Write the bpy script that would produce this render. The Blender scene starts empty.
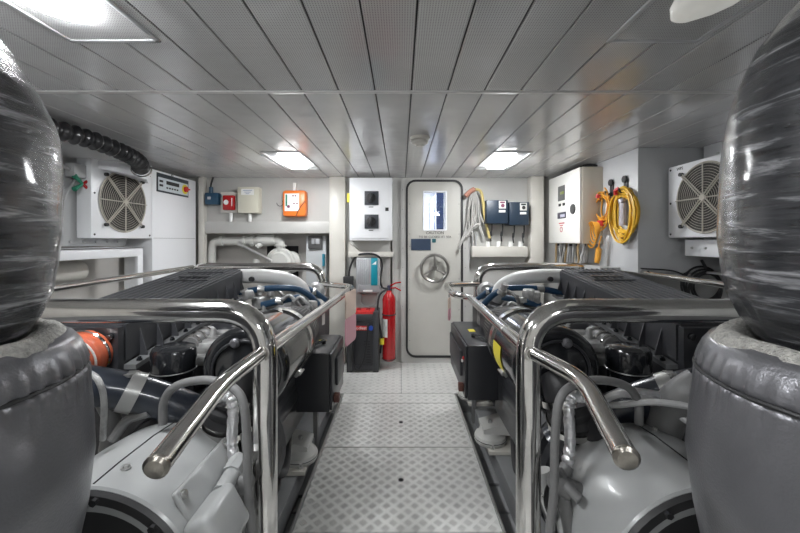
import bpy, bmesh, math, random
from mathutils import Vector, Matrix, noise
C = bpy.context.scene.collection
PI = math.pi
F = 360.0; VX, VY, CH = 401.0, 241.0, 1.38
def P(px, py, Y): return Vector(((px-VX)/F*Y, Y, CH-(py-VY)/F*Y))
def PX(px, py, X):
    Y = F*X/(px-VX); return P(px, py, Y)
BY = 4.11                                   # back wall distance

# ------------------------------------------------------------------ materials
MATS = {}
def mat(name, col, rough=.5, metal=0., bump=0., bscale=20., var=0., vscale=3., coat=0., emit=None, estr=0., alpha=1., spec=.5, stretch=None):
    if name in MATS: return MATS[name]
    m = bpy.data.materials.new(name); m.use_nodes = True
    nt = m.node_tree; b = nt.nodes['Principled BSDF']
    col4 = (*col, 1)
    b.inputs['Base Color'].default_value = col4
    b.inputs['Roughness'].default_value = rough
    b.inputs['Metallic'].default_value = metal
    b.inputs['Coat Weight'].default_value = coat
    b.inputs['Coat Roughness'].default_value = .08
    b.inputs['Specular IOR Level'].default_value = spec
    b.inputs['Alpha'].default_value = alpha
    if emit: b.inputs['Emission Color'].default_value = (*emit, 1); b.inputs['Emission Strength'].default_value = estr
    tc = nt.nodes.new('ShaderNodeTexCoord'); mp = nt.nodes.new('ShaderNodeMapping')
    nt.links.new(tc.outputs['Object'], mp.inputs[0])
    if stretch: mp.inputs['Scale'].default_value = stretch
    if var > 0:
        n = nt.nodes.new('ShaderNodeTexNoise'); n.inputs['Scale'].default_value = vscale; n.inputs['Detail'].default_value = 5
        nt.links.new(mp.outputs[0], n.inputs[0])
        mr = nt.nodes.new('ShaderNodeMapRange'); mr.inputs[1].default_value = .3; mr.inputs[2].default_value = .7
        mr.inputs[3].default_value = 1-var; mr.inputs[4].default_value = 1+var
        nt.links.new(n.outputs[0], mr.inputs[0])
        mx = nt.nodes.new('ShaderNodeVectorMath'); mx.operation = 'SCALE'; mx.inputs[0].default_value = col
        nt.links.new(mr.outputs[0], mx.inputs['Scale']); nt.links.new(mx.outputs[0], b.inputs['Base Color'])
        m2 = nt.nodes.new('ShaderNodeMapRange'); m2.inputs[3].default_value = max(.02, rough*(1-var)); m2.inputs[4].default_value = min(1, rough*(1+var))
        nt.links.new(n.outputs[0], m2.inputs[0]); nt.links.new(m2.outputs[0], b.inputs['Roughness'])
    if bump > 0:
        n = nt.nodes.new('ShaderNodeTexNoise'); n.inputs['Scale'].default_value = bscale; n.inputs['Detail'].default_value = 4
        nt.links.new(mp.outputs[0], n.inputs[0])
        bp = nt.nodes.new('ShaderNodeBump'); bp.inputs['Strength'].default_value = bump; bp.inputs['Distance'].default_value = .01
        nt.links.new(n.outputs[0], bp.inputs['Height']); nt.links.new(bp.outputs[0], b.inputs['Normal'])
    MATS[name] = m; return m
wall_m   = mat('wall_paint', (.50,.495,.475), .42, var=.05, bump=.08, bscale=6)
wallg_m  = mat('grey_wall_paint', (.36,.365,.365), .45, var=.06)
cream_m  = mat('cream_paint', (.60,.58,.53), .4)
white_m  = mat('white_enamel', (.84,.85,.87), .35)
recess_m = mat('recess_paint', (.55,.53,.50), .6, var=.06)  # even grey-beige paint of the recess and left wall
dark_m   = mat('dark_void', (.02,.02,.022), .8)
steel_m  = mat('polished_steel', (.66,.65,.63), .11, 1., bump=.05, bscale=9, var=.12, vscale=8)
weld_m   = mat('weld_steel', (.5,.48,.45), .3, 1., bump=.6, bscale=120)
alu_m    = mat('aluminium', (.62,.62,.61), .34, .9, var=.1)
cast_m   = mat('cast_metal', (.33,.33,.325), .45, .35, bump=.3, bscale=60, var=.35, vscale=25)
engrey_m = mat('engine_grey_paint', (.40,.41,.41), .3, .05, var=.06, vscale=4, coat=.15)
hosegr_m = mat('grey_hose', (.17,.17,.17), .5, var=.1)
blkpl_m  = mat('black_moulded_plastic', (.040,.041,.046), .42, bump=.08, bscale=120, var=.12, spec=.6)
blkpt_m  = mat('satin_black_paint', (.028,.029,.033), .33, var=.1)
blkgl_m  = mat('gloss_black_paint', (.012,.013,.015), .16, coat=.6)
rubber_m = mat('black_rubber', (.022,.022,.024), .5, var=.2)
blupipe_m= mat('blue_black_pipe', (.018,.023,.034), .3, var=.15, coat=.3)
orange_m = mat('orange_silicone', (.50,.11,.05), .4)
blueh_m  = mat('blue_hose', (.015,.055,.115), .42)
engblk_m = mat('dark_engine_block', (.06,.06,.064), .5, .3, bump=.4, bscale=25, var=.35, vscale=12)
foil_m   = mat('silver_foil_tape', (.75,.75,.77), .28, .95, bump=1., bscale=45)
bilge_m  = mat('grey_bilge_paint', (.20,.205,.21), .5, var=.12)
yellow_m = mat('yellow_sticker', (.80,.68,.05), .4)
paper_m  = mat('white_label', (.85,.85,.83), .5)
red_m    = mat('red_enamel', (.42,.012,.015), .22, coat=.4)
redpl_m  = mat('red_plastic', (.6,.03,.03), .35)
bluebx_m = mat('navy_enamel', (.015,.030,.052), .4)
teal_m   = mat('teal_plastic', (.0,.25,.33), .4)
bluept_m = mat('blue_cast_paint', (.018,.065,.12), .4)
silver_m = mat('silver_case', (.50,.51,.53), .4, .4)
ocase_m  = mat('orange_case', (.85,.20,.03), .35)
ycable_m = mat('yellow_cable', (.70,.42,.03), .4)
ocable_m = mat('orange_yellow_cable', (.72,.33,.03), .4)
gcable_m = mat('grey_cable', (.40,.40,.40), .5)
wcable_m = mat('white_cable', (.40,.39,.37), .5)
green_m  = mat('green_plastic', (.02,.20,.12), .4)
lcd_m    = mat('green_display', (.22,.26,.06), .3)
ink_m    = mat('black_ink', (.03,.03,.03), .6)
redink_m = mat('red_ink', (.5,.05,.06), .6)
cloth_m  = mat('woven_fibreglass', (.50,.49,.46), .85, bump=1., bscale=160, var=.25, vscale=90)
rag_m    = mat('pinkish_rag', (.30,.22,.20), .9, bump=.8, bscale=60, var=.2)
pvc_m    = mat('white_pvc_pipe', (.56,.56,.53), .4)
pink_m   = mat('pink_plastic', (.62,.30,.36), .3)
peach_m  = mat('peach_plastic', (.66,.52,.44), .35)
foam_m   = mat('grille_core', (.045,.042,.038), .7, bump=.6, bscale=90)
wire_m   = mat('cream_wire', (.50,.47,.41), .4)
diff_on  = mat('lit_diffuser', (.9,.9,.9), .4, emit=(.97,.985,1.), estr=36.)
diff_dim = mat('dim_diffuser', (.60,.60,.56), .3, emit=(1,.99,.93), estr=.10)
corr_e   = mat('corridor_lamp', (.9,.9,.9), .4, emit=(.82,.88,1.), estr=16.)

def math_fn(nt):
    def M(op, a, b=None, c=None):
        n = nt.nodes.new('ShaderNodeMath'); n.operation = op
        for i, v in enumerate((a, b, c)):
            if v is None: continue
            if isinstance(v, (int, float)): n.inputs[i].default_value = v
            else: nt.links.new(v, n.inputs[i])
        return n.outputs[0]
    return M
def chequer_mat():
    m = bpy.data.materials.new('chequer_plate'); m.use_nodes = True; nt = m.node_tree; b = nt.nodes['Principled BSDF']
    M = math_fn(nt); g = nt.nodes.new('ShaderNodeNewGeometry'); sp = nt.nodes.new('ShaderNodeSeparateXYZ'); nt.links.new(g.outputs['Position'], sp.inputs[0])
    s = 1/(.052*1.4142)
    u = M('MULTIPLY', M('ADD', sp.outputs[0], sp.outputs[1]), s); v = M('MULTIPLY', M('SUBTRACT', sp.outputs[0], sp.outputs[1]), s)
    par = M('FLOORED_MODULO', M('ADD', M('FLOOR', u), M('FLOOR', v)), 2.)
    fu, fv = M('FRACT', u), M('FRACT', v)
    def bars(a, c):     # a long axis, c across
        inside = M('MULTIPLY', M('LESS_THAN', M('ABSOLUTE', M('SUBTRACT', a, .5)), .34), M('LESS_THAN', M('ABSOLUTE', M('SUBTRACT', c, .5)), .32))
        w = M('MAXIMUM', M('SINE', M('MULTIPLY', M('SUBTRACT', c, .18), 2*PI*4/.64)), 0.)
        return M('MULTIPLY', inside, w)
    hc_ = M('MULTIPLY', bars(fu, fv), par)  # shade on one bar direction, painted into the base colour
    h = M('ADD', M('MULTIPLY', bars(fu, fv), par), M('MULTIPLY', bars(fv, fu), M('SUBTRACT', 1., par)))
    n = nt.nodes.new('ShaderNodeTexNoise'); n.inputs['Scale'].default_value = 2.2; n.inputs['Detail'].default_value = 6
    nt.links.new(g.outputs['Position'], n.inputs[0])
    bp = nt.nodes.new('ShaderNodeBump'); bp.inputs['Strength'].default_value = 1.; bp.inputs['Distance'].default_value = .004
    nt.links.new(h, bp.inputs['Height']); nt.links.new(bp.outputs[0], b.inputs['Normal'])
    v1 = M('ADD', M('MULTIPLY', n.outputs[0], .24), .62); v2 = M('MULTIPLY', v1, M('SUBTRACT', 1., M('MULTIPLY', hc_, .42)))
    cb = nt.nodes.new('ShaderNodeCombineXYZ')
    for i in range(3): nt.links.new(v2 if i < 2 else M('MULTIPLY', v2, .97), cb.inputs[i])
    nt.links.new(cb.outputs[0], b.inputs['Base Color'])
    b.inputs['Metallic'].default_value = .15; b.inputs['Roughness'].default_value = .36
    return m
cheq_m = chequer_mat()
def ceiling_mat():
    m = bpy.data.materials.new('ceiling_slat_paint'); m.use_nodes = True; nt = m.node_tree; b = nt.nodes['Principled BSDF']
    M = math_fn(nt); g = nt.nodes.new('ShaderNodeNewGeometry'); sp = nt.nodes.new('ShaderNodeSeparateXYZ'); nt.links.new(g.outputs['Position'], sp.inputs[0])
    x, y = sp.outputs[0], sp.outputs[1]
    cell = 1/.0085
    fx = M('SUBTRACT', M('FRACT', M('MULTIPLY', x, cell)), .5); fy = M('SUBTRACT', M('FRACT', M('MULTIPLY', y, cell)), .5)
    d = M('SQRT', M('ADD', M('MULTIPLY', fx, fx), M('MULTIPLY', fy, fy)))
    hole = M('MULTIPLY', M('LESS_THAN', d, .24), M('LESS_THAN', y, 1.72))
    n = nt.nodes.new('ShaderNodeTexNoise'); n.inputs['Scale'].default_value = 1.6; n.inputs['Detail'].default_value = 3
    nt.links.new(g.outputs['Position'], n.inputs[0])
    base = M('ADD', M('MULTIPLY', n.outputs[0], .12), .58)
    v = M('MULTIPLY', base, M('SUBTRACT', 1., M('MULTIPLY', hole, .55)))
    cb = nt.nodes.new('ShaderNodeCombineXYZ')
    for i in range(3): nt.links.new(v, cb.inputs[i])
    nt.links.new(cb.outputs[0], b.inputs['Base Color'])
    n2 = nt.nodes.new('ShaderNodeTexNoise'); n2.inputs['Scale'].default_value = 3.5; n2.inputs['Detail'].default_value = 2
    nt.links.new(g.outputs['Position'], n2.inputs[0])
    bp = nt.nodes.new('ShaderNodeBump'); bp.inputs['Strength'].default_value = .5; bp.inputs['Distance'].default_value = .02
    nt.links.new(n2.outputs[0], bp.inputs['Height']); nt.links.new(bp.outputs[0], b.inputs['Normal'])
    b.inputs['Metallic'].default_value = .15; b.inputs['Roughness'].default_value = .19; b.inputs['Specular IOR Level'].default_value = .8
    return m
ceil_m = ceiling_mat()
def film_mat():
    m = bpy.data.materials.new('stretch_film'); m.use_nodes = True; nt = m.node_tree; b = nt.nodes['Principled BSDF']
    tc = nt.nodes.new('ShaderNodeTexCoord'); mp = nt.nodes.new('ShaderNodeMapping'); mp.inputs['Scale'].default_value = (2.2, 2.2, 20); mp.inputs['Rotation'].default_value = (.30, .30, 0)
    nt.links.new(tc.outputs['Object'], mp.inputs[0])
    n = nt.nodes.new('ShaderNodeTexNoise'); n.inputs['Scale'].default_value = 2.6; n.inputs['Detail'].default_value = 10; n.inputs['Roughness'].default_value = .62; n.inputs['Distortion'].default_value = .4
    nt.links.new(mp.outputs[0], n.inputs[0])
    r = nt.nodes.new('ShaderNodeValToRGB'); e = r.color_ramp.elements
    e[0].position = .35; e[0].color = (.014,.015,.018,1); e[1].position = .70; e[1].color = (.36,.36,.38,1)  # pale end paints lamp reflections as streaks into the film colour
    k = e.new(.55); k.color = (.05,.052,.058,1)
    nt.links.new(n.outputs[0], r.inputs[0]); nt.links.new(r.outputs[0], b.inputs['Base Color'])
    bp = nt.nodes.new('ShaderNodeBump'); bp.inputs['Strength'].default_value = .9; bp.inputs['Distance'].default_value = .006
    nt.links.new(n.outputs[0], bp.inputs['Height']); nt.links.new(bp.outputs[0], b.inputs['Normal'])
    b.inputs['Roughness'].default_value = .24; b.inputs['Coat Weight'].default_value = .6; b.inputs['Coat Roughness'].default_value = .1
    return m
film_m = film_mat()
jacket_m = mat('silver_grey_leatherette', (.20,.20,.215), .30, .5, bump=.12, bscale=200, var=.12, vscale=3)
def glass_mat():
    m = bpy.data.materials.new('clear_glass'); m.use_nodes = True; nt = m.node_tree
    for n in list(nt.nodes):
        if n.type == 'BSDF_PRINCIPLED': nt.nodes.remove(n)
    out = [n for n in nt.nodes if n.type == 'OUTPUT_MATERIAL'][0]
    t = nt.nodes.new('ShaderNodeBsdfTransparent'); g = nt.nodes.new('ShaderNodeBsdfGlossy'); g.inputs['Roughness'].default_value = .02
    mx = nt.nodes.new('ShaderNodeMixShader'); mx.inputs[0].default_value = .06
    nt.links.new(t.outputs[0], mx.inputs[1]); nt.links.new(g.outputs[0], mx.inputs[2]); nt.links.new(mx.outputs[0], out.inputs[0])
    return m
glass_m = glass_mat()

# ------------------------------------------------------------------ mesh builder
WL = {}
class MB:
    def __init__(s): s.bm = bmesh.new(); s.mi = 0; s.mats = []
    def use(s, m):
        if m not in s.mats: s.mats.append(m)
        s.mi = s.mats.index(m); return s
    def _mark(s, fs):
        for f in fs: f.material_index = s.mi
    def box(s, c, d, rot=None, bev=0., seg=2):
        r = bmesh.ops.create_cube(s.bm, size=1)
        vs = r['verts']
        for v in vs: v.co = Vector((v.co.x*d[0], v.co.y*d[1], v.co.z*d[2]))
        fs = list({f for v in vs for f in v.link_faces})
        if bev > 0:
            es = list({e for v in vs for e in v.link_edges})
            rr = bmesh.ops.bevel(s.bm, geom=es, offset=min(bev, min(d)*.45), segments=seg, affect='EDGES', profile=.5)
            vs = list({v for v in rr['verts']} | {v for v in vs if v.is_valid}); fs = list({f for v in vs for f in v.link_faces})
        M = Matrix.Translation(Vector(c)) @ (rot.to_4x4() if rot else Matrix.Identity(4))
        for v in vs: v.co = M @ v.co
        s._mark(fs); return s
    def br(s, x0, x1, y0, y1, z0, z1, bev=0., seg=2):
        return s.box(((x0+x1)/2, (y0+y1)/2, (z0+z1)/2), (abs(x1-x0), abs(y1-y0), abs(z1-z0)), None, bev, seg)
    def ring_faces(s, rings, close=True, cap=(True, True)):
        fs = []
        for a, b in zip(rings, rings[1:]):
            n = len(a)
            for i in range(n if close else n-1):
                j = (i+1) % n
                try: fs.append(s.bm.faces.new((a[i], a[j], b[j], b[i])))
                except ValueError: pass
        if cap[0]: fs.append(s.bm.faces.new(list(reversed(rings[0]))))
        if cap[1]: fs.append(s.bm.faces.new(rings[-1]))
        s._mark(fs)
        return fs
    def tube(s, pts, r, seg=12, cap=True, rfn=None, closed=False):
        pts = [Vector(p) for p in pts]; n = len(pts); rings = []; up = None
        for i, p in enumerate(pts):
            if closed: t = pts[(i+1) % n]-pts[i-1]
            else: t = pts[min(i+1, n-1)]-pts[max(i-1, 0)]
            t.normalize()
            if up is None:
                up = t.orthogonal().normalized()
            else:
                up = (up - t*up.dot(t)); up = up.normalized() if up.length > 1e-6 else t.orthogonal().normalized()
            w = t.cross(up); rr = rfn(i/(n-1), i) if rfn else (r[i] if isinstance(r, (list, tuple)) else r)
            rings.append([s.bm.verts.new(p+(up*math.cos(a)+w*math.sin(a))*rr) for a in [2*PI*k/seg for k in range(seg)]])
        if closed: rings.append(rings[0]); cap = False
        s.ring_faces(rings, True, (cap, cap)); return s
    def lathe(s, o, ax, prof, seg=32, cap=(True, True), warp=None):
        o = Vector(o); ax = Vector(ax).normalized(); u = ax.orthogonal().normalized()
        if abs(ax.z) > .99: u = Vector((1, 0, 0))
        w = ax.cross(u); rings = []
        for t, r in prof:
            rg = []
            for k in range(seg):
                a = 2*PI*k/seg; rr = max(r, 1e-4)
                if warp: rr += warp(a, t, r)
                rg.append(s.bm.verts.new(o+ax*t+(u*math.cos(a)+w*math.sin(a))*rr))
            rings.append(rg)
        s.ring_faces(rings, True, cap); return s
    def cyl(s, a, b, r, seg=20, r2=None):
        a = Vector(a); b = Vector(b); d = b-a; return s.lathe(a, d, [(0, r), (d.length, r if r2 is None else r2)], seg)
    def prism(s, poly, vec):
        vec = Vector(vec); A = [s.bm.verts.new(Vector(p)) for p in poly]; B = [s.bm.verts.new(Vector(p)+vec) for p in poly]
        s.ring_faces([A, B], True, (True, True)); return s
    def hexa(s, c8):
        v = [s.bm.verts.new(Vector(p)) for p in c8]
        s._mark([s.bm.faces.new([v[i] for i in q]) for q in ((0,3,2,1),(4,5,6,7),(0,1,5,4),(1,2,6,5),(2,3,7,6),(3,0,4,7))]); return s
    def torus(s, c, ax, R, r, seg=40, rs=8, arc=(0, 2*PI)):
        ax = Vector(ax).normalized(); u = ax.orthogonal().normalized(); w = ax.cross(u); full = abs(arc[1]-arc[0]-2*PI) < 1e-6
        n = seg if full else seg+1
        pts = [Vector(c)+(u*math.cos(a)+w*math.sin(a))*R for a in [arc[0]+(arc[1]-arc[0])*k/seg for k in range(n)]]
        return s.tube(pts, r, rs, closed=full)
    def build(s, name, m=None, parent=None, label=None, smooth=True, angle=35, kind=None, cat=None, group=None):
        bm = s.bm; bmesh.ops.recalc_face_normals(bm, faces=bm.faces)
        me = bpy.data.meshes.new(name)
        lo = Vector((min(v.co.x for v in bm.verts), min(v.co.y for v in bm.verts), min(v.co.z for v in bm.verts)))
        hi = Vector((max(v.co.x for v in bm.verts), max(v.co.y for v in bm.verts), max(v.co.z for v in bm.verts)))
        c = (lo+hi)/2
        if parent is None: c.z = lo.z
        for v in bm.verts: v.co -= c
        if smooth:
            for f in bm.faces: f.smooth = True
        bm.to_mesh(me); bm.free()
        if smooth: me.set_sharp_from_angle(angle=math.radians(angle))
        if s.mats:
            for q in s.mats: me.materials.append(q)
        else: me.materials.append(m)
        o = bpy.data.objects.new(name, me); C.objects.link(o)
        if parent: o.parent = parent; o.location = c-WL[parent.name]
        else: o.location = c
        WL[o.name] = c
        if label: o['label'] = label
        if kind: o['kind'] = kind
        if cat: o['category'] = cat
        if group: o['group'] = group
        return o
def thing(name, label, cat, loc, group=None):
    o = bpy.data.objects.new(name, None); C.objects.link(o); o.location = loc; o.empty_display_size = .05
    o['label'] = label; o['category'] = cat
    if group: o['group'] = group
    WL[o.name] = Vector(loc); return o
def struct(mb, name, m=None, **k): return mb.build(name, m, kind='structure', **k)
def fillet(pts, r=.08, n=7):
    pts = [Vector(p) for p in pts]; out = [pts[0]]
    for a, p, b in zip(pts, pts[1:], pts[2:]):
        d1 = (a-p); d2 = (b-p); l = min(r, d1.length*.48, d2.length*.48); d1.normalize(); d2.normalize()
        A = p+d1*l; B = p+d2*l
        for i in range(n+1):
            t = i/n; out.append(A*(1-t)**2+p*2*t*(1-t)+B*t*t)
    out.append(pts[-1]); return out
def spline(pts, n=8):
    pts = [Vector(p) for p in pts]; q = [pts[0]*2-pts[1]]+pts+[pts[-1]*2-pts[-2]]; out = []
    for i in range(1, len(q)-2):
        a, b, c, d = q[i-1:i+3]
        for k in range(n):
            t = k/n; out.append(.5*((2*b)+(c-a)*t+(2*a-5*b+4*c-d)*t*t+(3*b-a-3*c+d)*t**3))
    out.append(pts[-1]); return out
def text(s, size, loc, rot, m, parent, name='lettering', bold=False):
    cu = bpy.data.curves.new('txt', 'FONT'); cu.body = s; cu.size = size; cu.align_x = 'CENTER'; cu.align_y = 'CENTER'; cu.extrude = .0006
    if bold: cu.offset = size*.02
    t = bpy.data.objects.new('txt', cu); C.objects.link(t)
    dg = bpy.context.evaluated_depsgraph_get(); dg.update()
    me = bpy.data.meshes.new_from_object(t.evaluated_get(dg)); bpy.data.objects.remove(t); bpy.data.curves.remove(cu)
    me.materials.clear(); me.materials.append(m)
    o = bpy.data.objects.new(name, me); C.objects.link(o); o.parent = parent
    o.location = Vector(loc)-WL[parent.name]; o.rotation_euler = rot; WL[o.name] = Vector(loc); return o
FRONT = (PI/2, 0, 0)
rnd = random.Random(7)
def wn(v, s=1.): return noise.noise(Vector(v)*s)

# ------------------------------------------------------------------ room shell
XW = 2.6; YB = -2.2
CEIL = 2.10
X0 = .050; SW = .175; SEAM = 1.74
# ceiling slats (one per run, gaps between), with openings for the lamps
lamps = [(-.97, 2.9, 3.6, 'on'), (.90, 2.9, 3.6, 'on'), (-1.03, .35, 1.30, 'on'), (.905, .35, 1.30, 'dim'), (-1.0, -1.5, -.75, 'on'), (.95, -1.5, -.75, 'on')]  # last pair is out of view, added behind the camera as fill light
mb = MB()
i = -16
while X0+SW*i < XW:
    xa = X0+SW*i+.0028; xb = xa+SW-.0056
    for y0, y1 in ((YB, SEAM-.012), (SEAM+.012, BY+.5)):
        mb.br(max(xa, -XW-.1), min(xb, XW+.1), y0, y1, CEIL, CEIL+.012, .003, 1)
    i += 1
mb.use(ceil_m); struct(mb, 'ceiling', ceil_m)
mb = MB(); mb.br(-XW-.1, XW+.1, YB, BY+.5, CEIL+.02, CEIL+.06); struct(mb, 'ceiling_backing', dark_m)
mb = MB(); mb.br(-XW, XW, SEAM-.014, SEAM+.014, CEIL-.004, CEIL+.004, .002); struct(mb, 'trim_1', mat('pale_trim', (.6,.6,.59), .35))
# back wall, left bay (upper panel, recess beneath, beam)
mb = MB(); mb.br(-XW, -.70, BY, BY+.06, 1.58, CEIL); mb.br(-.12, -.10, BY, BY+.06, .0, CEIL)
mb.br(-.70, -.0, BY, BY+.06, -.15, CEIL); mb.br(.80, 1.62, BY, BY+.06, -.15, CEIL); mb.br(.69, .80, BY, BY+.06, -.15, CEIL)
mb.br(0.0, .69, BY, BY+.06, 2.06, CEIL); mb.br(0., .69, BY, BY+.06, -.15, .06); mb.br(1.60, XW, BY+.0, BY+.06, -.15, CEIL)
struct(mb, 'wall_back', wall_m)
mb = MB(); mb.br(-XW, -.70, BY+.30, BY+.34, -.15, 1.6); mb.br(-.74, -.70, BY, BY+.46, -.15, 1.6); struct(mb, 'wall_recess', recess_m)
mb = MB(); mb.br(-2.262, -.78, BY-.05, BY+.01, 1.465, 1.597, .006); mb.br(-2.262, -.78, BY+.01, BY+.06, 1.465, 1.60); struct(mb, 'trim_2', wall_m)
mb = MB(); mb.br(-.80, -.625, BY-.09, BY, .0, CEIL, .006); struct(mb, 'trim_3', cream_m)
mb = MB(); mb.br(-2.275, -2.215, BY-.07, BY, .0, CEIL, .004); struct(mb, 'trim_4', cream_m)
mb = MB(); mb.br(1.44, 1.585, BY-.12, BY, .0, CEIL, .006)
mb.prism([(1.44, BY-.12, 1.20), (1.40, BY-.12, 1.13), (1.44, BY-.12, 1.0)], (0, .12, 0)); struct(mb, 'trim_5', cream_m)
# sides
mb = MB(); mb.br(-XW-.06, -XW, YB, BY+.5, -.2, CEIL+.02); struct(mb, 'wall_left', recess_m)
mb = MB(); mb.br(XW, XW+.06, YB, BY+.5, -.2, CEIL+.02); struct(mb, 'wall_right', wallg_m)
mb = MB(); mb.br(-XW, XW, YB-.06, YB, -.2, CEIL+.02); struct(mb, 'wall_front', wall_m)
# left bolted hull frame + ledge
mb = MB(); mb.br(-2.44, -2.40, 1.75, 3.15, 1.34, CEIL, .004); struct(mb, 'wall_panel_left', wallg_m)
mb = MB()
for yy in [1.95+.11*k for k in range(11)]: mb.lathe((-2.40, yy, 1.375), (1, 0, 0), [(0, .011), (.008, .011), (.012, .006)], 8)
for k in range(5):
    for yy in (2.28,): mb.lathe((-2.40, yy, 1.45+.11*k), (1, 0, 0), [(0, .011), (.008, .011), (.012, .006)], 8)
mb.br(-2.42, -2.385, 2.24, 2.32, 1.34, CEIL, .003)
struct(mb, 'trim_6', wallg_m)
mb = MB(); mb.br(-2.60, -2.22, 1.2, 3.10, 1.315, 1.33, .003); mb.br(-2.235, -2.22, 1.2, 3.10, 1.25, 1.33, .003); mb.br(-2.25, -2.22, 3.04, 3.10, .0, 1.26, .004)
struct(mb, 'trim_7', white_m)
# right box duct
mb = MB(); mb.br(1.83, XW, 2.78, BY, 1.135, CEIL, .004); struct(mb, 'wall_duct_right', mat('duct_paint', (.52,.53,.54), .4, var=.05))
# floor pieces
mb = MB(); mb.br(-XW, XW, YB, BY+.5, -.23, -.15); struct(mb, 'floor', bilge_m)
mb = MB()
for sx in (-1, 1):
    for ya, yb in ((1.2, 1.98), (1.995, 3.15)):
        a, b = sorted((sx*.53, sx*.90)); mb.br(a, b, ya, yb, -.149, -.12, .004)
struct(mb, 'floor_side_plates', mat('side_plate_grey', (.27,.275,.28), .42, var=.15))
seams = [YB+.02, -.9, -.25, .40, 1.05, 1.705, 2.41, 3.065, 3.26]
def plate(x0, x1, y0, y1, lab, holes=()):
    m = MB(); m.br(x0, x1, y0, y1, -.008, 0, .002, 1)
    o = struct(m, 'floor_plate', cheq_m)
    for (hx, hy) in holes:
        h = MB(); h.lathe((hx, hy, .0002), (0, 0, 1), [(0, .0155), (.0012, .0155)], 20); h.build('finger_hole', dark_m, o)
    return o
for k, (a, b) in enumerate(zip(seams, seams[1:])):
    hs = []
    if a < 2.5 and b > .4: hs = [((a+b)/2 and .0, a+(b-a)*.53)] if b < 2.5 else [(.0, 2.74)]
    plate(-.515, .482, a+.003, b-.003, '', hs)
plate(-2.59, -.53, YB+.02, -.25, ''); plate(.52, 2.59, YB+.02, -.25, '')  # unseen wide plates behind the camera, added to bounce light
plate(-2.25, .0, 3.263, BY, ''); plate(.004, 1.9, 3.263, BY, '')
mb = MB()
for x in (-.525, .490):
    mb.br(x-.007, x+.007, YB, 3.2, -.15, .004, .002)
    mb.br(min(x, x*.96), max(x, x*.96), YB, 3.2, -.15, -.01)
mb.br(-2.3, 1.9, 3.235, 3.26, -.15, -.009); struct(mb, 'floor_edge', alu_m)

# ------------------------------------------------------------------ ceiling lights
def lamp(x, y0, y1, on, label):
    w = .165; yc = (y0+y1)/2
    t = thing('ceiling_light', label, 'ceiling light', (x, yc, CEIL), 'recessed ceiling lights')
    big = on == 'dim' or y0 == .35
    f = MB(); z = CEIL-.006
    f.br(x-w, x+w, y0, y0+.018, z, CEIL+.01, .003); f.br(x-w, x+w, y1-.018, y1, z, CEIL+.01, .003)
    f.br(x-w, x-w+.018, y0, y1, z, CEIL+.01, .003); f.br(x+w-.018, x+w, y0, y1, z, CEIL+.01, .003)
    f.build('frame', mat('lamp_frame', (.5,.51,.52), .35), t)
    p = MB(); p.br(x-w+.018, x+w-.018, y0+.018, y1-.018, CEIL-.003, CEIL-.001); p.build('panel', ceil_m if big else mat('lamp_reflector', (.42,.43,.44), .3), t)
    d = MB()
    if big:
        a, b = .45, 1.165; n = 14; rings = []
        for i in range(n+1):
            yy = a+(b-a)*i/n; q = math.sin(PI*min(i, n-i)/n*1.0) if (i < 2 or i > n-2) else 1
            e = min(1, (i/n)*6+.35, (1-i/n)*6+.35)
            rg = []
            for k in range(10):
                aa = PI*k/9; rg.append(d.bm.verts.new((x+math.cos(aa)*.095*e, yy, CEIL-.003-math.sin(aa)*.035*e)))
            rings.append(rg)
        d.ring_faces(rings, True, (True, True))
    else:
        d.br(x-.085, x+.085, y0+.16, y1-.16, CEIL-.032, CEIL-.003, .012)
    d.build('diffuser', diff_on if on == 'on' else diff_dim, t)
names = ['lit ceiling light above the left engine, near the back wall', 'lit ceiling light above the right engine, near the back wall',
         'bright domed ceiling light at the upper left of the photo', 'dim domed ceiling light at the upper right of the photo', None, None]
for (x, a, b, on), l in zip(lamps, names):
    lamp(x, a, b, on, l or ('added unseen ceiling light behind the viewer, on the left' if x < 0 else 'added unseen ceiling light behind the viewer, on the right'))
t = thing('smoke_detector', 'round white smoke detector on the ceiling slats', 'smoke detector', (.132, 2.5, CEIL))
m = MB(); m.lathe((.132, 2.5, CEIL), (0, 0, -1), [(0, .068), (.018, .068), (.022, .06)], 32); m.build('base', cream_m, t)
m = MB(); m.lathe((.132, 2.5, CEIL-.022), (0, 0, -1), [(0, .045), (.006, .045), (.008, .058), (.022, .056), (.03, .03), (.03, .026), (.04, .024)], 32); m.build('sensor_head', cream_m, t)

# ------------------------------------------------------------------ door
def rrect(x0, x1, z0, z1, r, n=6):
    pts = []
    for cx, cz, a0 in ((x1-r, z1-r, 0), (x0+r, z1-r, PI/2), (x0+r, z0+r, PI), (x1-r, z0+r, 1.5*PI)):
        for k in range(n+1):
            a = a0+PI/2*k/n; pts.append((cx+r*math.cos(a), cz+r*math.sin(a)))
    return pts
def frame_mesh(mb, outer, inner, y0, y1):
    n = len(outer)
    V = [[mb.bm.verts.new((p[0], y, p[1])) for p in poly] for poly, y in ((outer, y0), (inner, y0), (inner, y1), (outer, y1))]
    V.append(V[0]); mb.ring_faces(V, True, (False, False))
DX0, DX1, DZ0, DZ1 = .069, .688, .075, 2.06
mb = MB(); frame_mesh(mb, rrect(-.0, .775, -.0, 2.098, .05), rrect(DX0-.012, DX1+.012, DZ0-.012, DZ1+.012, .10), BY-.035, BY+.03)
mb.use(wall_m); d1 = struct(mb, 'door_1', wall_m)
m = MB()
for zz in [.2+.22*k for k in range(9)]:
    for xx in (DX0-.05, DX1+.04): m.lathe((xx, BY-.035, zz), (0, -1, 0), [(0, .006), (.004, .004)], 8)
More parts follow.
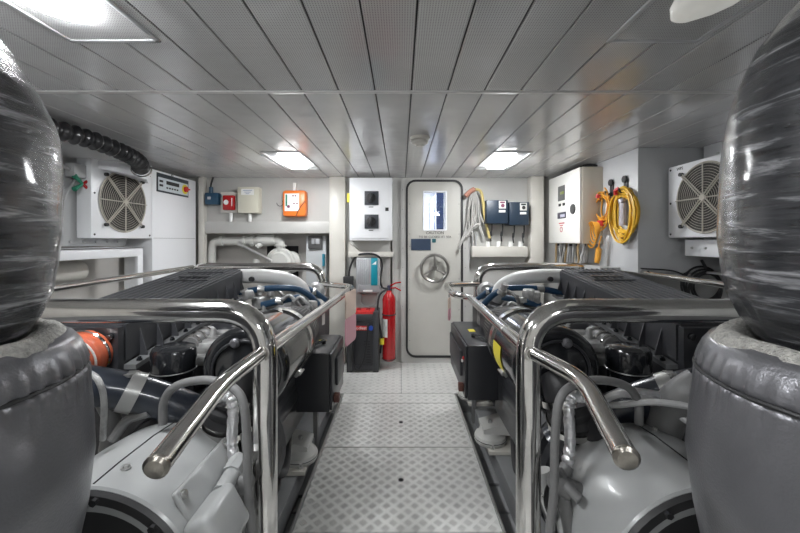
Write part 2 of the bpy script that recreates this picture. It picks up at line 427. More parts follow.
m.build('bolts', mat('bolt_grey', (.3, .3, .3), .4, .5), d1)
m = MB(); frame_mesh(m, rrect(DX0-.014, DX1+.014, DZ0-.014, DZ1+.014, .11), rrect(DX0+.008, DX1-.008, DZ0+.008, DZ1-.008, .09), BY-.043, BY+.0); m.build('rubber_gasket', rubber_m, d1)
# leaf with a window hole
WX0, WX1, WZ0, WZ1 = .262, .508, 1.512, 1.935
leaf = MB(); frame_mesh(leaf, rrect(DX0+.002, DX1-.002, DZ0+.002, DZ1-.002, .09), rrect(WX0, WX1, WZ0, WZ1, .012), BY-.025, BY+.03)
lf = leaf.build('door_leaf', mat('door_paint', (.53,.52,.48), .38, var=.04), d1)
m = MB(); frame_mesh(m, rrect(WX0-.014, WX1+.014, WZ0-.014, WZ1+.014, .015), rrect(WX0, WX1, WZ0, WZ1, .01), BY-.032, BY-.02); m.build('window_frame', white_m, lf)
m = MB(); m.br(WX0, WX1, BY-.004, BY-.0, WZ0, WZ1); m.build('window_pane', glass_m, lf)
m = MB()
for zz in (.25, .6, .95, 1.32, 1.46, 1.8):
    for xx in (DX0+.03, DX1-.03): m.lathe((xx, BY-.025, zz), (0, -1, 0), [(0, .006), (.004, .004)], 8)
m.build('rivets', mat('bolt_grey', (.3, .3, .3)), lf)
text('CAUTION', .045, (.385, BY-.027, 1.472), FRONT, ink_m, lf)
text('TO BE CLOSED AT SEA', .036, (.385, BY-.027, 1.425), FRONT, ink_m, lf)
m = MB(); m.br(.115, .338, BY-.031, BY-.025, 1.275, 1.405); m.build('instruction_plate', mat('navy_plate', (.03,.05,.09), .3), lf)
m = MB(); m.br(.352, .395, BY-.031, BY-.025, 1.362, 1.405); m.build('small_plate', mat('teal_plate', (.03,.12,.14), .3), lf)
# hand wheel
wc = Vector((.376, BY-.09, 1.075)); m = MB(); m.torus(wc, (0, 1, 0), .150, .017, 40, 10)
w = m.build('handwheel', mat('dull_steel', (.34,.33,.31), .3, .9), lf)
m = MB()
for k in range(3):
    a = PI/2+2*PI*k/3; m.tube([wc+Vector((0, 0, 0)), wc+Vector((math.cos(a)*.16, 0, math.sin(a)*.16))], .011, 8)
m.lathe(wc+Vector((0, -.02, 0)), (0, 1, 0), [(0, .025), (.03, .03), (.075, .03)], 20); m.build('wheel_spokes', MATS['dull_steel'], w)
# corridor seen through the pane
for nm, b in (('wall_corridor_left', (-.3, -.26, BY+.1, 6.2, .0, 2.3)), ('wall_corridor_right', (1.2, 1.24, BY+.1, 6.2, .0, 2.3)), ('wall_corridor_end', (-.3, 1.24, 6.2, 6.24, .0, 2.3)), ('ceiling_corridor', (-.3, 1.24, BY+.1, 6.2, 2.26, 2.3)), ('floor_corridor', (-.3, 1.24, BY+.1, 6.2, -.04, 0))):
    mb = MB(); mb.br(*b); struct(mb, nm, white_m)
t = thing('corridor_locker', 'blue and white locker seen through the door window', 'locker', (.8, 5.4, 0))
m = MB(); m.br(.47, 1.15, 4.75, 6.1, .0, 2.02, .005); m.build('body', mat('locker_blue', (.04,.065,.15), .3), t)
m = MB()
for yy in (4.75, 5.15, 5.6): m.br(.455, .47, yy, yy+.05, .0, 2.02)
m.br(.56, .58, 4.735, 4.75, 0, 2.02)
m.build('white_edges', white_m, t)
m = MB(); m.br(-.1, .2, 4.6, 5.6, 2.23, 2.26); m.build('corridor_light', corr_e, label='bright lamp in the corridor behind the door window', cat='ceiling light')

# ------------------------------------------------------------------ air conditioning units
def fan_grille(t, c, R, ax, s):
    """c centre on plane x = const; ax = +-1 direction of the normal along x"""
    m = MB(); m.lathe(c-Vector((ax*.004, 0, 0)), (ax, 0, 0), [(0, R), (.006, R)], 48); m.build('fan_core', foam_m, t)
    m = MB()
    for k in range(1, 14): m.torus(c+Vector((ax*.014, 0, 0)), (1, 0, 0), R*k/13.5, .0014, 48, 4)
    g = m.build('grille', wire_m, t)
    m = MB(); m.torus(c+Vector((ax*.008, 0, 0)), (1, 0, 0), R, .006, 48, 8)
    for k in range(8):
        a = PI/4*k; d = Vector((0, math.cos(a), math.sin(a))); q = Vector((0, -d.z, d.y))*.010
        if k % 2: 
            for w in (-1, 1): m.tube([c+Vector((ax*.02, 0, 0))+q*w, c+Vector((ax*.02, 0, 0))+d*(R*1.12)+q*w*.6], .0045, 6)
        else: m.tube([c+Vector((ax*.02, 0, 0)), c+Vector((ax*.02, 0, 0))+d*R], .0045, 6)
    m.lathe(c+Vector((ax*.012, 0, 0)), (ax, 0, 0), [(0, .02), (.014, .02)], 16); m.build('grille_spokes', wire_m, g)
    for k in (1, 3, 5, 7):
        m = MB(); a = PI/4*k; m.lathe(c+Vector((ax*.01, math.cos(a)*R*1.12, math.sin(a)*R*1.12)), (ax, 0, 0), [(0, .014), (.02, .014)], 10); m.build('fixing_clip', rubber_m, g)
XL = -2.29
t = thing('air_conditioner', 'white air conditioning unit with round fan grille on the left wall', 'air conditioner', (-2.35, 2.95, 1.4))
m = MB(); m.br(-2.40, XL, 2.66, 3.31, 1.402, 1.995, .006); m.build('fan_housing', white_m, t)
fan_grille(t, Vector((XL, 2.97, 1.70)), .245, 1, 1)
m = MB()
for yy, zz in ((2.69, 1.43), (3.28, 1.43), (2.69, 1.74), (3.28, 1.97)): m.lathe((XL, yy, zz), (1, 0, 0), [(0, .008), (.004, .006)], 10)
m.build('screws', ink_m, t)
m = MB(); m.hexa([(XL, 2.72, 1.93), (XL, 3.27, 1.90), (XL, 3.27, 1.99), (XL, 2.72, 1.99), (XL+.16, 2.80, 1.90), (XL+.22, 2.93, 1.88), (XL+.26, 2.93, 1.99), (XL+.16, 2.80, 1.99)]); m.build('duct_funnel', white_m, t)
t = thing('switchgear_cabinet', 'tall plain white cabinet with control display and rotary switch, left of the back wall', 'cabinet', (-2.42, 3.65, 0))
m = MB(); m.br(-2.55, XL, 3.315, 4.02, .0, 2.045, .006); m.build('body', white_m, t)
m = MB(); m.br(XL, XL+.004, 3.33, 4.0, 1.405, 1.409); m.build('panel_seam', wallg_m, t)
m = MB(); m.br(XL, XL+.006, 3.37, 3.87, 1.845, 2.025, .002); pn = m.build('control_panel', mat('panel_charcoal', (.03,.04,.05), .4), t)
m = MB(); m.br(XL+.006, XL+.009, 3.385, 3.855, 1.862, 1.985); m.build('panel_face', mat('panel_face', (.62,.68,.70), .4), pn)
m = MB(); m.br(XL+.009, XL+.011, 3.50, 3.70, 1.93, 1.965)
for k in range(5): m.br(XL+.009, XL+.011, 3.50+.04*k, 3.525+.04*k, 1.89, 1.905)
for k in range(2): m.br(XL+.009, XL+.011, 3.40, 3.45, 1.90+.04*k, 1.92+.04*k)
m.build('display', ink_m, pn)
m = MB(); m.lathe((XL+.009, 3.80, 1.925), (1, 0, 0), [(0, .05), (.004, .05)], 24); m.build('switch_plate', yellow_m, pn)
m = MB(); m.lathe((XL+.013, 3.80, 1.925), (1, 0, 0), [(0, .03), (.02, .028)], 20); m.br(XL+.03, XL+.05, 3.77, 3.83, 1.917, 1.933, .004); m.build('rotary_switch', redpl_m, pn)
m = MB(); m.torus((XL+.002, 3.60, 2.033), (1, 0, 0), .012, .003, 12, 6); m.build('lock', ink_m, t)

XR = 2.03
t = thing('air_conditioner', 'white air conditioning unit with round fan grille on the right, beside the wrapped exhaust', 'air conditioner', (2.2, 2.45, 1.4))
m = MB(); m.br(XR, 2.30, 2.10, 2.735, 1.405, 1.935, .006); m.build('fan_housing', white_m, t)
fan_grille(t, Vector((XR, 2.40, 1.67)), .235, -1, 1)
m = MB(); 
for yy, zz in ((2.13, 1.43), (2.71, 1.43), (2.71, 1.66), (2.71, 1.91)): m.lathe((XR, yy, zz), (-1, 0, 0), [(0, .008), (.004, .006)], 10)
m.build('screws', ink_m, t)
text('WFS', .03, (XR-.001, 2.62, 1.905), (PI/2, 0, -PI/2), ink_m, t)
m = MB(); m.br(2.12, 2.34, 1.5, 2.69, 1.27, 1.39, .004); m.br(2.31, 2.36, 1.5, 2.75, 1.39, CEIL, .004); wp = struct(m, 'wall_panel_right', white_m)
m = MB()
for k in range(9):
    for zz, xx in ((2.02, 2.31), (1.33, 2.12)): m.lathe((xx, 1.7+.115*k, zz), (-1, 0, 0), [(0, .01), (.01, .006)], 8)
m.build('panel_bolts', alu_m, wp)
m = MB(); m.br(2.30, XW, 1.5, 2.78, 1.135, 1.15); struct(m, 'trim_8', wallg_m)

# black corrugated duct hose
pts = spline([(-2.06, 1.55, 2.035), (-2.035, 2.05, 2.035), (-2.0, 2.33, 2.032), (-1.99, 2.58, 2.012), (-2.0, 2.74, 1.985), (-2.05, 2.84, 1.945)], 34)
m = MB(); m.tube(pts, .055, 20, rfn=lambda t, i: .050+.011*math.sin(i*2*PI/8.5)); h = m.build('corrugated_duct_hose', mat('glossy_rubber', (.018,.018,.02), .28, coat=.5), label='black corrugated duct hose running under the ceiling to the left fan unit', cat='hose')
m = MB(); m.torus((-2.05, 2.84, 1.945), (-.5, .75, -.4), .066, .006, 28, 8); m.build('hose_clamp', steel_m, h)

# small valve with red and green handles, junction box
t = thing('valve_block', 'small valve with red and green cross handle beside the left fan unit', 'valve', (-2.37, 2.48, 1.77))
c = PX(81, 184, -2.34)
m = MB(); m.lathe(c-Vector((.05, 0, 0)), (1, 0, 0), [(0, .02), (.06, .02)], 12); m.build('body', alu_m, t)
for a, mm, nm in ((.6, red_m, 'red lever'), (PI-.6, green_m, 'green lever'), (-.6, red_m, 'red lever'), (PI+.6, green_m, 'green lever')):
    m = MB(); d = Vector((0, math.cos(a), math.sin(a))); m.tube([c+Vector((.012, 0, 0)), c+Vector((.014, 0, 0))+d*.045, c+Vector((.014, 0, 0))+d*.085], [.008, .013, .018], 8); m.build('lever', mm, t, label=nm)
t = thing('junction_box', 'small grey junction box on the bolted panel left of the fan unit', 'junction box', (-2.38, 2.5, 1.85))
m = MB(); c = PX(77, 171, -2.36); m.box(c, (.07, .12, .10), None, .008); m.build('body', wallg_m, t)
m = MB(); m.tube(spline([c+Vector((0, -.06, 0)), c+Vector((0, -.14, .03)), c+Vector((0, -.2, .12)), c+Vector((0, -.2, .30))], 6), .012, 8); m.tube(spline([c+Vector((0, .0, -.05)), c+Vector((0, -.06, -.14)), c+Vector((.0, -.1, -.22))], 6), .008, 8)
m.build('conduit', wallg_m, t)
# left recess: grey cylinder
t = thing('wall_tank', 'cream cylindrical filter in the recess under the left fan unit', 'filter', (-2.4, 2.6, 1.1))
m = MB(); m.lathe((-2.47, 2.38, 1.155), (.10, 1, 0), [(0, .080), (.33, .080), (.355, .07), (.36, .04)], 28); m.build('body', cream_m, t)
m = MB(); m.tube(spline([(-2.45, 2.45, 1.13), (-2.45, 2.5, 1.05), (-2.45, 2.63, 1.06), (-2.45, 2.66, 1.12)], 6), .018, 10); m.cyl((-2.45, 2.36, 1.12), (-2.45, 2.36, .9), .02, 10); m.build('fittings', cast_m, t)

# ------------------------------------------------------------------ back wall fixtures, left bay
def B(px, py, d=0.): return P(px, py, BY-d)
def wallbox(mb, x0, x1, y0, y1, depth, bev=.004, base=0.):
    """box on the back wall; pixel corners measured on its front"""
    Y = BY-depth-base; a = P(x0, y0, Y); b = P(x1, y1, Y)
    return mb.br(a.x, b.x, Y, BY-base, b.z, a.z, bev)
t = thing('alarm_sounder', 'small blue cast alarm beacon at the left end of the back wall', 'alarm', B(212, 205, .05))
m = MB(); wallbox(m, 204.5, 217.5, 192.5, 204.5, .09, .012); m.build('body', bluept_m, t)
m = MB(); a = B(211, 189, .06); m.cyl(a+Vector((0, 0, -.05)), a+Vector((0, 0, .02)), .022, 14); q = B(218, 196, .06); m.cyl(q-Vector((.02, 0, 0)), q+Vector((.035, 0, 0)), .018, 12); m.build('gland', bluept_m, t)
m = MB(); m.tube(spline([a, a+Vector((0, 0, .05)), a+Vector((.01, .03, .14))], 5), .01, 8); m.build('cable', rubber_m, t)
m = MB(); q = B(209, 198, .092); m.box(q, (.035, .004, .03)); m.build('rating_plate', silver_m, t)
t = thing('fire_alarm_point', 'red break-glass alarm point on a cream back plate', 'alarm point', B(229, 212, .05))
m = MB(); wallbox(m, 220.5, 236.5, 192, 212.5, .05, .004); m.build('back_plate', cream_m, t)
m = MB(); wallbox(m, 222.3, 233.8, 195, 210, .09, .012, base=.0); bx = m.build('red_housing', red_m, t)
m = MB(); q = B(226, 202.2, .092); m.lathe(q, (0, -1, 0), [(0, .028), (.006, .026)], 20); m.build('glass_disc', paper_m, bx)
m = MB(); q = B(231.8, 202, .091); m.box(q, (.008, .004, .09)); m.build('white_lettering_strip', paper_m, bx)
t = thing('terminal_box', 'cream terminal box with paper label, right of the red alarm point', 'box', B(249, 214, .05))
m = MB(); wallbox(m, 237.5, 258.5, 187, 213, .10, .005); m.build('body', mat('beige_enamel', (.62,.60,.50), .4), t)
m = MB(); q = B(247.5, 192, .102); m.box(q, (.14, .003, .065)); m.build('label', paper_m, t)
m = MB(); 
for k in range(3): m.box(B(247.5, 190.5+1.6*k, .105), (.10-.03*k, .002, .006))
m.build('label_print', mat('print_blue', (.25,.3,.45), .6), t)
for px in (231, 250):
    m = MB(); q = B(px, 213, .05); m.cyl(q, q-Vector((0, 0, .10)), .018, 12); m.build('cable_entry', paper_m, label='short white conduit stub under the %s' % ('red alarm point' if px == 231 else 'cream terminal box'), cat='conduit')
t = thing('defibrillator', 'orange first aid case with white label on the back wall', 'defibrillator', B(294, 218, .05))
m = MB(); wallbox(m, 282, 305.5, 190, 216.5, .12, .03, ); m.build('case', ocase_m, t)
m = MB(); wallbox(m, 284.5, 299, 193.5, 211, .003, .001, base=.12); lb = m.build('label', paper_m, t)
m = MB(); wallbox(m, 285.5, 287.2, 194.5, 206, .002, .0, base=.124); m.build('green_stripe', green_m, lb)
m = MB(); 
for (x, y) in ((293, 195.8), (295.5, 195.8), (294, 203.5), (297, 203.5)): m.box(B(x, y, .125), (.018, .003, .014))
m.lathe(B(288.5, 206.5, .124), (0, -1, 0), [(0, .017), (.002, .017)], 16); m.build('label_print', mat('print_plum', (.2,.05,.1), .6), lb)
m = MB(); m.tube([B(305, 201, .125), B(301, 206, .13), B(297.5, 212, .13), B(296, 216, .12)], .004, 6); m.build('strap', rubber_m, t)
m = MB(); m.torus(B(280, 203, .06), (0, 1, 0), .035, .004, 20, 6, (0, 4)); m.build('seal_wire', rubber_m, t)
m = MB(); m.box(B(295, 187, .03), (.03, .05, .09)); m.build('bracket', paper_m, t)

t = thing('gauge_panel', 'grey gauge box in the recess left of the pillar', 'gauge box', P(317, 249, BY+.3))
Yr = BY+.06
def rbox(mb, x0, x1, y0, y1, dep, Y=None, bev=.004):
    Y = Y or Yr; a = P(x0, y0, Y); b = P(x1, y1, Y); return mb.br(a.x, b.x, Y, Y+dep, b.z, a.z, bev)
m = MB(); rbox(m, 306, 326, 236, 289, .15, Yr+.02); m.build('cabinet', mat('pale_grey_enamel', (.55,.57,.58), .4), t)
m = MB(); rbox(m, 308, 322, 235.5, 249, .03, Yr-.015, .01); g = m.build('instrument', mat('grey_bezel', (.10,.10,.10), .4), t)
m = MB(); rbox(m, 311.5, 319.5, 238.5, 244, .004, Yr-.02, .002); m.build('dial_face', silver_m, g)
m = MB(); m.tube([P(315, 245, Yr-.024), P(315, 239, Yr-.024)], .004, 6); m.build('needle', ink_m, g)
m = MB(); m.tube([P(323.5, 254, Yr), P(323.5, 266, Yr)], .016, 10); m.build('blue_tube', mat('cyan_tube', (.03,.25,.36), .4), t)
# white pvc piping with strainer
Yp = BY+.08
t = thing('sea_water_pipe', 'white flanged pipe run with strainer in the recess of the back wall', 'pipe', P(240, 300, Yp))
m = MB(); m.tube(fillet([P(211.5, 300, Yp), P(211.5, 241.5, Yp), P(281, 240.5, Yp), P(281, 250, Yp)], .10), .048, 18); m.build('pipe', pvc_m, t)
for px in (222, 245, 253): 
    m = MB(); q = P(px, 241, Yp); m.cyl(q-Vector((.018, 0, 0)), q+Vector((.018, 0, 0)), .062, 20); m.build('coupling', pvc_m, t)
m = MB(); q = P(267, 240, Yp); m.lathe(q-Vector((.10, 0, 0)), (1, 0, 0), [(0, .06), (.04, .07), (.10, .075), (.16, .07), (.2, .06)], 20); m.cyl(q, q+Vector((0, 0, .10)), .03, 14); m.cyl(q, q+Vector((-.10, -.05, -.08)), .03, 12); m.build('valve_body', pvc_m, t)
sc = P(280, 262, Yp-.05); m = MB(); m.lathe(sc-Vector((0, 0, 0)), (0, -1, 0), [(-.10, .10), (-.02, .165), (0, .165), (.012, .15), (.02, .15), (.026, .12), (.05, .10), (.055, 0)], 36); m.lathe(sc+Vector((0, .02, .1)), (0, 0, 1), [(0, .05), (.08, .05), (.08, .07), (.10, .07)], 20)
m.build('strainer_housing', pvc_m, t)
m = MB(); 
for k in range(8): a = 2*PI*k/8; m.lathe(sc+Vector((.142*math.cos(a), -.012, .142*math.sin(a))), (0, -1, 0), [(0, .01), (.015, .01)], 6)
m.build('flange_bolts', alu_m, t)
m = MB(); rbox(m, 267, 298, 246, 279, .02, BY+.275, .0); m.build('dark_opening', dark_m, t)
m = MB(); q = P(291, 262, Yp+.08); m.lathe(q, (0, -1, 0), [(0, .13), (.06, .13), (.08, .10)], 30); m.build('rear_flange', pvc_m, t)
m = MB(); m.tube([P(240, 244, Yp-.1), P(272, 261, Yp-.1)], .014, 10); m.tube([P(238, 243, Yp-.1), P(243, 245.5, Yp-.1)], .024, 10); m.build('stay_rod', alu_m, t)
m = MB(); m.tube(fillet([P(205, 268, Yp-.05), P(245, 268, Yp-.05), P(262, 272, Yp-.05), P(290, 272, Yp-.05)], .05), .035, 14); m.cyl(P(256, 270, Yp-.05), P(256, 259, Yp-.05), .035, 14); m.build('lower_pipe', pvc_m, t)

# isolator cabinet
t = thing('isolator_cabinet', 'white wall cabinet with two black rotary switches, left of the door', 'cabinet', B(371, 241, .1))
m = MB(); wallbox(m, 349.5, 392, 177.6, 240.5, .20, .006); m.build('body', white_m, t)
m = MB(); wallbox(m, 352, 389, 180, 238.5, .008, .003, base=.20); dr = m.build('door', white_m, t)
for y in (198, 221.5):
    m = MB(); wallbox(m, 364.5, 378.5, y-7, y+7, .012, .003, base=.208); pl = m.build('switch_plate', mat('charcoal_plastic', (.05,.055,.065), .4), dr)
    m = MB(); q = B(371, y, .22); m.lathe(q, (0, -1, 0), [(0, .055), (.012, .052), (.016, .04)], 28)
    m.box(q+Vector((0, -.03, 0)), (.028, .035, .10), Matrix.Rotation(.15, 3, 'Y'), .008); m.build('rotary_handle', rubber_m, pl)
    m = MB(); m.box(B(371, y+9, .21), (.05, .003, .008)); m.build('lettering_strip', ink_m, dr)
m = MB(); wallbox(m, 385.3, 388.6, 207.5, 211, .006, .001, base=.208); m.build('lock', ink_m, dr)
m = MB(); q = B(348.5, 198, .19); m.box(q, (.03, .02, .10)); m.build('warning_tag', yellow_m, t)
# bracket shelf below it
t = thing('shelf_bracket', 'cream steel shelf bracket under the isolator cabinet', 'bracket', B(370, 258, .1))
m = MB(); wallbox(m, 349, 393, 252, 257, .14, .003); m.prism([B(350, 242, 0), B(362, 252, 0), B(350, 257, 0)], (0, -.12, 0)); m.build('shelf', cream_m, t)

# inverter
t = thing('battery_charger', 'silver and teal ribbed battery charger hung above the booster trolley', 'charger', B(368, 293, .1))
m = MB(); wallbox(m, 356, 380, 258, 293, .14, .008); m.build('body', silver_m, t)
m = MB()
for k in range(7): wallbox(m, 357+1.9*k, 358+1.9*k, 259, 284, .006, .001, base=.14)
m.build('ribs', silver_m, t)
m = MB(); wallbox(m, 371, 377.5, 258, 285.5, .012, .003, base=.14); tp = m.build('teal_panel', teal_m, t)
m = MB(); m.prism([B(372, 264.5, .153), B(376.3, 264.5, .153), B(376.3, 261, .153)], (0, -.002, 0)); m.build('triangle_mark', paper_m, tp)
m = MB(); wallbox(m, 358.5, 379, 284.8, 292, .004, .001, base=.14); m.build('lower_panel', mat('mid_grey', (.30,.30,.31), .4), t)
m = MB(); wallbox(m, 363, 372.5, 290, 291.7, .003, 0, base=.145); m.build('label', paper_m, t)
m = MB(); m.tube(spline([B(349, 278, .10), B(350, 268, .10), B(356, 256.5, .12), B(367, 253.5, .16), B(378, 256, .14), B(382, 264, .12), B(380.5, 280, .12), B(382.5, 287.5, .12), B(388, 288.5, .12)], 7), .011, 10)
m.build('black_hose_loop', rubber_m, label='black hose looped over the ribbed battery charger', cat='hose')
m = MB(); m.box(B(348.5, 282, .10), (.11, .08, .13), None, .01); m.build('cable_gland_box', rubber_m, label='small black box left of the ribbed charger behind the pink sheet', cat='box')
m = MB(); m.tube(spline([B(362, 294, .06), B(361, 302, .05), B(366, 307, .05), B(375, 304, .05), B(377, 293, .06)], 6), .008, 8); m.build('grey_cable_loop', gcable_m, label='grey cable loop hanging under the ribbed charger', cat='cable')

# booster trolley on floor
YF = 3.80
t = thing('battery_booster', 'black and red starter booster standing on the floor by the extinguisher', 'booster', P(363, 375, YF))
def fb(mb, x0, x1, y0, y1, Y, dep, bev=.006):
    a = P(x0, y0, Y); b = P(x1, y1, Y); return mb.br(a.x, b.x, Y, Y+dep, b.z, a.z, bev)
m = MB(); fb(m, 348, 376, 318, 370, YF, .22, .012); m.build('body', mat('booster_black', (.03,.03,.035), .35), t)
m = MB()
for x in (346.5, 373): fb(m, x, x+5.5, 312, 374.5, YF-.02, .26, .008)
fb(m, 346.5, 378.5, 314, 321, YF-.015, .25, .01); fb(m, 348, 377, 366, 371, YF-.012, .05, .004); m.build('frame', blkpl_m, t)
m = MB(); fb(m, 353, 374, 311, 316.5, YF-.01, .20, .008); m.build('red_top', redpl_m, t)
m = MB(); fb(m, 354, 367, 326, 330.5, YF-.004, .01, .001); rl = m.build('red_name_strip', redpl_m, t)
text('codlest', .045, P(360.5, 328.2, YF-.006), FRONT, paper_m, rl)
m = MB(); m.lathe(P(371, 328, YF-.002), (0, -1, 0), [(0, .026), (.02, .024)], 20); m.build('blue_knob', mat('blue_knob', (.02,.07,.4), .3), t)
m = MB()
for k in range(9): fb(m, 364+k*.3, 370+k*.1, 341+2.6*k, 342+2.6*k, YF-.003, .004, .0)
m.build('vents', dark_m, t)
m = MB(); m.tube(spline([P(368, 324, YF-.03), P(367, 340, YF-.03), P(364, 358, YF-.03), P(358, 370, YF-.03), P(353, 362, YF-.03), P(353, 345, YF-.03), P(355, 335, YF-.03)], 7), .010, 8); m.build('lead', rubber_m, t)
m = MB(); 
for x in (357, 366): fb(m, x, x+3.5, 309, 313, YF+.02, .08, .006)
m.build('lead_clamp', mat('dark_red_plastic', (.35,.02,.02), .4), t)

# extinguisher
YE = 3.92
t = thing('fire_extinguisher', 'red fire extinguisher hanging on the wall left of the door', 'fire extinguisher', P(388, 362, YE))
cx = P(389, 300, YE).x; zt = P(389, 293, YE).z; zb = P(389, 360, YE).z; R = .072
m = MB(); m.lathe((cx, YE, zb), (0, 0, 1), [(0, .055), (.01, R-.004), (.02, R), (zt-zb-.07, R), (zt-zb-.03, R*.85), (zt-zb, .035), (zt-zb+.03, .026)], 32); m.build('cylinder', red_m, t)
m = MB(); m.torus((cx, YE, zb+.02), (0, 0, 1), R, .006, 28, 6); m.torus((cx, YE, P(0, 314, YE).z), (0, 0, 1), R+.002, .006, 28, 6); m.build('strap', rubber_m, t)
m = MB(); m.lathe((cx, YE, zt+.03), (0, 0, 1), [(0, .022), (.05, .02), (.055, .012)], 16); m.build('valve', mat('brass_blue', (.12,.12,.2), .3, .8), t)
m = MB(); m.tube([(cx+.0, YE, zt+.07), (cx+.07, YE-.02, zt+.11), (cx+.13, YE-.03, zt+.12)], .008, 8); m.tube([(cx, YE, zt+.05), (cx+.07, YE-.02, zt+.06), (cx+.13, YE-.03, zt+.03)], .008, 8); m.build('squeeze_handle', red_m, t)
m = MB(); m.lathe((cx-.02, YE-.02, P(0, 343, YE).z), (0, 0, 1), [(0, R*.86), (P(0, 317, YE).z-P(0, 343, YE).z, R*.86)], 24, (False, False)); 
m.bm.free(); m = MB()
n = 8; z0 = P(0, 336, YE).z; z1 = P(0, 318, YE).z; rg = []
for k in range(n+1):
    a = PI*1.02+PI*.42*k/n; rg.append([m.bm.verts.new((cx+(R+.0015)*math.cos(a), YE+(R+.0015)*math.sin(a), z)) for z in (z0, z1)])
m.ring_faces(rg, False, (False, False)); m.build('label', paper_m, t)
m = MB(); m.tube([(cx-.075, YE-.045, P(0, 343, YE).z), (cx-.075, YE-.045, P(0, 337, YE).z)], .026, 12); m.build('yellow_tag', yellow_m, t)
m = MB(); m.tube(spline([(cx-.01, YE-.01, zt+.05), (cx-.10, YE-.03, zt-.02), (cx-.12, YE-.05, zt-.2), (cx-.08, YE-.05, P(0, 336, YE).z), (cx-.09, YE-.04, P(0, 352, YE).z)], 7), .011, 8); m.build('discharge_hose', rubber_m, t)

# ------------------------------------------------------------------ back wall right bay
for k, (x0, x1, y0, y1) in enumerate(((486.5, 508, 200, 223.5), (509.5, 529, 202, 225))):
    t = thing('blue_control_box', ['navy blue control box nearest the door', 'navy blue control box beside the cream pillar'][k], 'control box', B((x0+x1)/2, y1, .1), 'navy control boxes')
    m = MB(); wallbox(m, x0, x1, y0, y1, .20, .006); m.build('body', bluebx_m, t)
    m = MB(); wallbox(m, x1-9, x1-2, y0+.8, y0+8.5, .004, .001, base=.20); lp = m.build('keypad', mat('pale_keypad', (.7,.7,.66), .4), t)
    m = MB(); wallbox(m, x1-7.8, x1-3, y0+1.6, y0+3.2, .003, 0, base=.204); m.lathe(B(x1-5.2, y0+5.6, .204), (0, -1, 0), [(0, .02), (.003, .018)], 16); m.build('keypad_display', mat('print_plum', (.2,.05,.1)) if k == 0 else ink_m, lp)
    m = MB(); wallbox(m, x1-9, x1-2.6, y0+10, y0+12.3, .003, 0, base=.20); m.build('label', paper_m, t)
    for j in (.25, .75):
        q = B(x0+(x1-x0)*j, y1, .1); m = MB(); m.tube(spline([q, q-Vector((.0, 0, .07)), q-Vector((.015, 0, .14)), q-Vector((.01, 0, .2))], 5), .008, 8); m.cyl(q-Vector((.008, 0, .09)), q-Vector((.013, 0, .14)), .014, 8); m.build('lead', rubber_m, t)
m = MB(); wallbox(m, 472.5, 528, 246.5, 257, .14, .004)
sh = m.build('cable_trunking', cream_m, label='horizontal cream cable trunking right of the door', cat='trunking')
for x in (488, 498.5, 510.5, 520.5): m = MB(); m.cyl(B(x, 247, .08), B(x, 241.5, .08), .022, 12); m.build('cable_gland', paper_m, sh)
# hanging hoses by door
t = thing('hanging_rags', 'bundle of pale straps and yellow hose hung on a hook beside the door', 'straps', B(474, 250, .05))
hk = B(474, 192, .08)
for k, (dx, ln, r) in enumerate(((-.05, .42, .010), (-.02, .50, .013), (.02, .36, .011), (.045, .5, .010), (-.07, .62, .009), (.0, .3, .012), (.06, .42, .009))):
    m = MB(); m.tube(spline([hk+Vector((dx*.2, 0, .02)), hk+Vector((dx*.8, -.02, -.10)), hk+Vector((dx*1.2, 0, -ln*.6)), hk+Vector((dx*(2.4 if k > 2 else 1.), 0, -ln))], 6), r, 8); m.build('pale_strap', wcable_m, t)
m = MB()
m.tube(spline([hk+Vector((.02, -.01, -.28)), hk+Vector((-.04, -.01, -.40)), hk+Vector((-.15, -.01, -.58)), hk+Vector((-.16, 0, -.64))], 6), .013, 8)
m.tube(spline([hk+Vector((.06, -.01, -.36)), hk+Vector((.0, -.01, -.38)), hk+Vector((-.08, 0, -.5))], 6), .015, 8)
m.build('bunched_strap', wcable_m, t)
m = MB(); m.tube(spline([hk+Vector((.0, -.02, .03)), hk+Vector((.07, -.03, .0)), hk+Vector((.10, -.03, -.15)), hk+Vector((.12, -.02, -.30)), hk+Vector((.17, -.02, -.52))], 6), .016, 8); m.build('yellow_hose', mat('dull_yellow', (.62,.50,.20), .6), t)
m = MB(); m.tube(spline([hk+Vector((.0, -.03, .03)), hk+Vector((-.05, -.03, .0)), hk+Vector((-.10, -.03, -.05))], 6), .026, 8); m.build('rust_cloth', mat('rust_cloth', (.45,.22,.16), .8), t)
m = MB(); m.cyl(hk+Vector((0, .08, .02)), hk+Vector((0, -.04, .03)), .01, 8); m.build('hook', rubber_m, t)
for k in range(3): m = MB(); m.tube([B(469.5+k*3.2, 232, .03), B(469.5+k*3.2, 245.5 if k > 0 else 262, .03)], .011, 8); m.build('conduit', gcable_m, label='thin grey upright conduit on the wall just right of the door', cat='conduit', group='thin grey conduits right of the door')

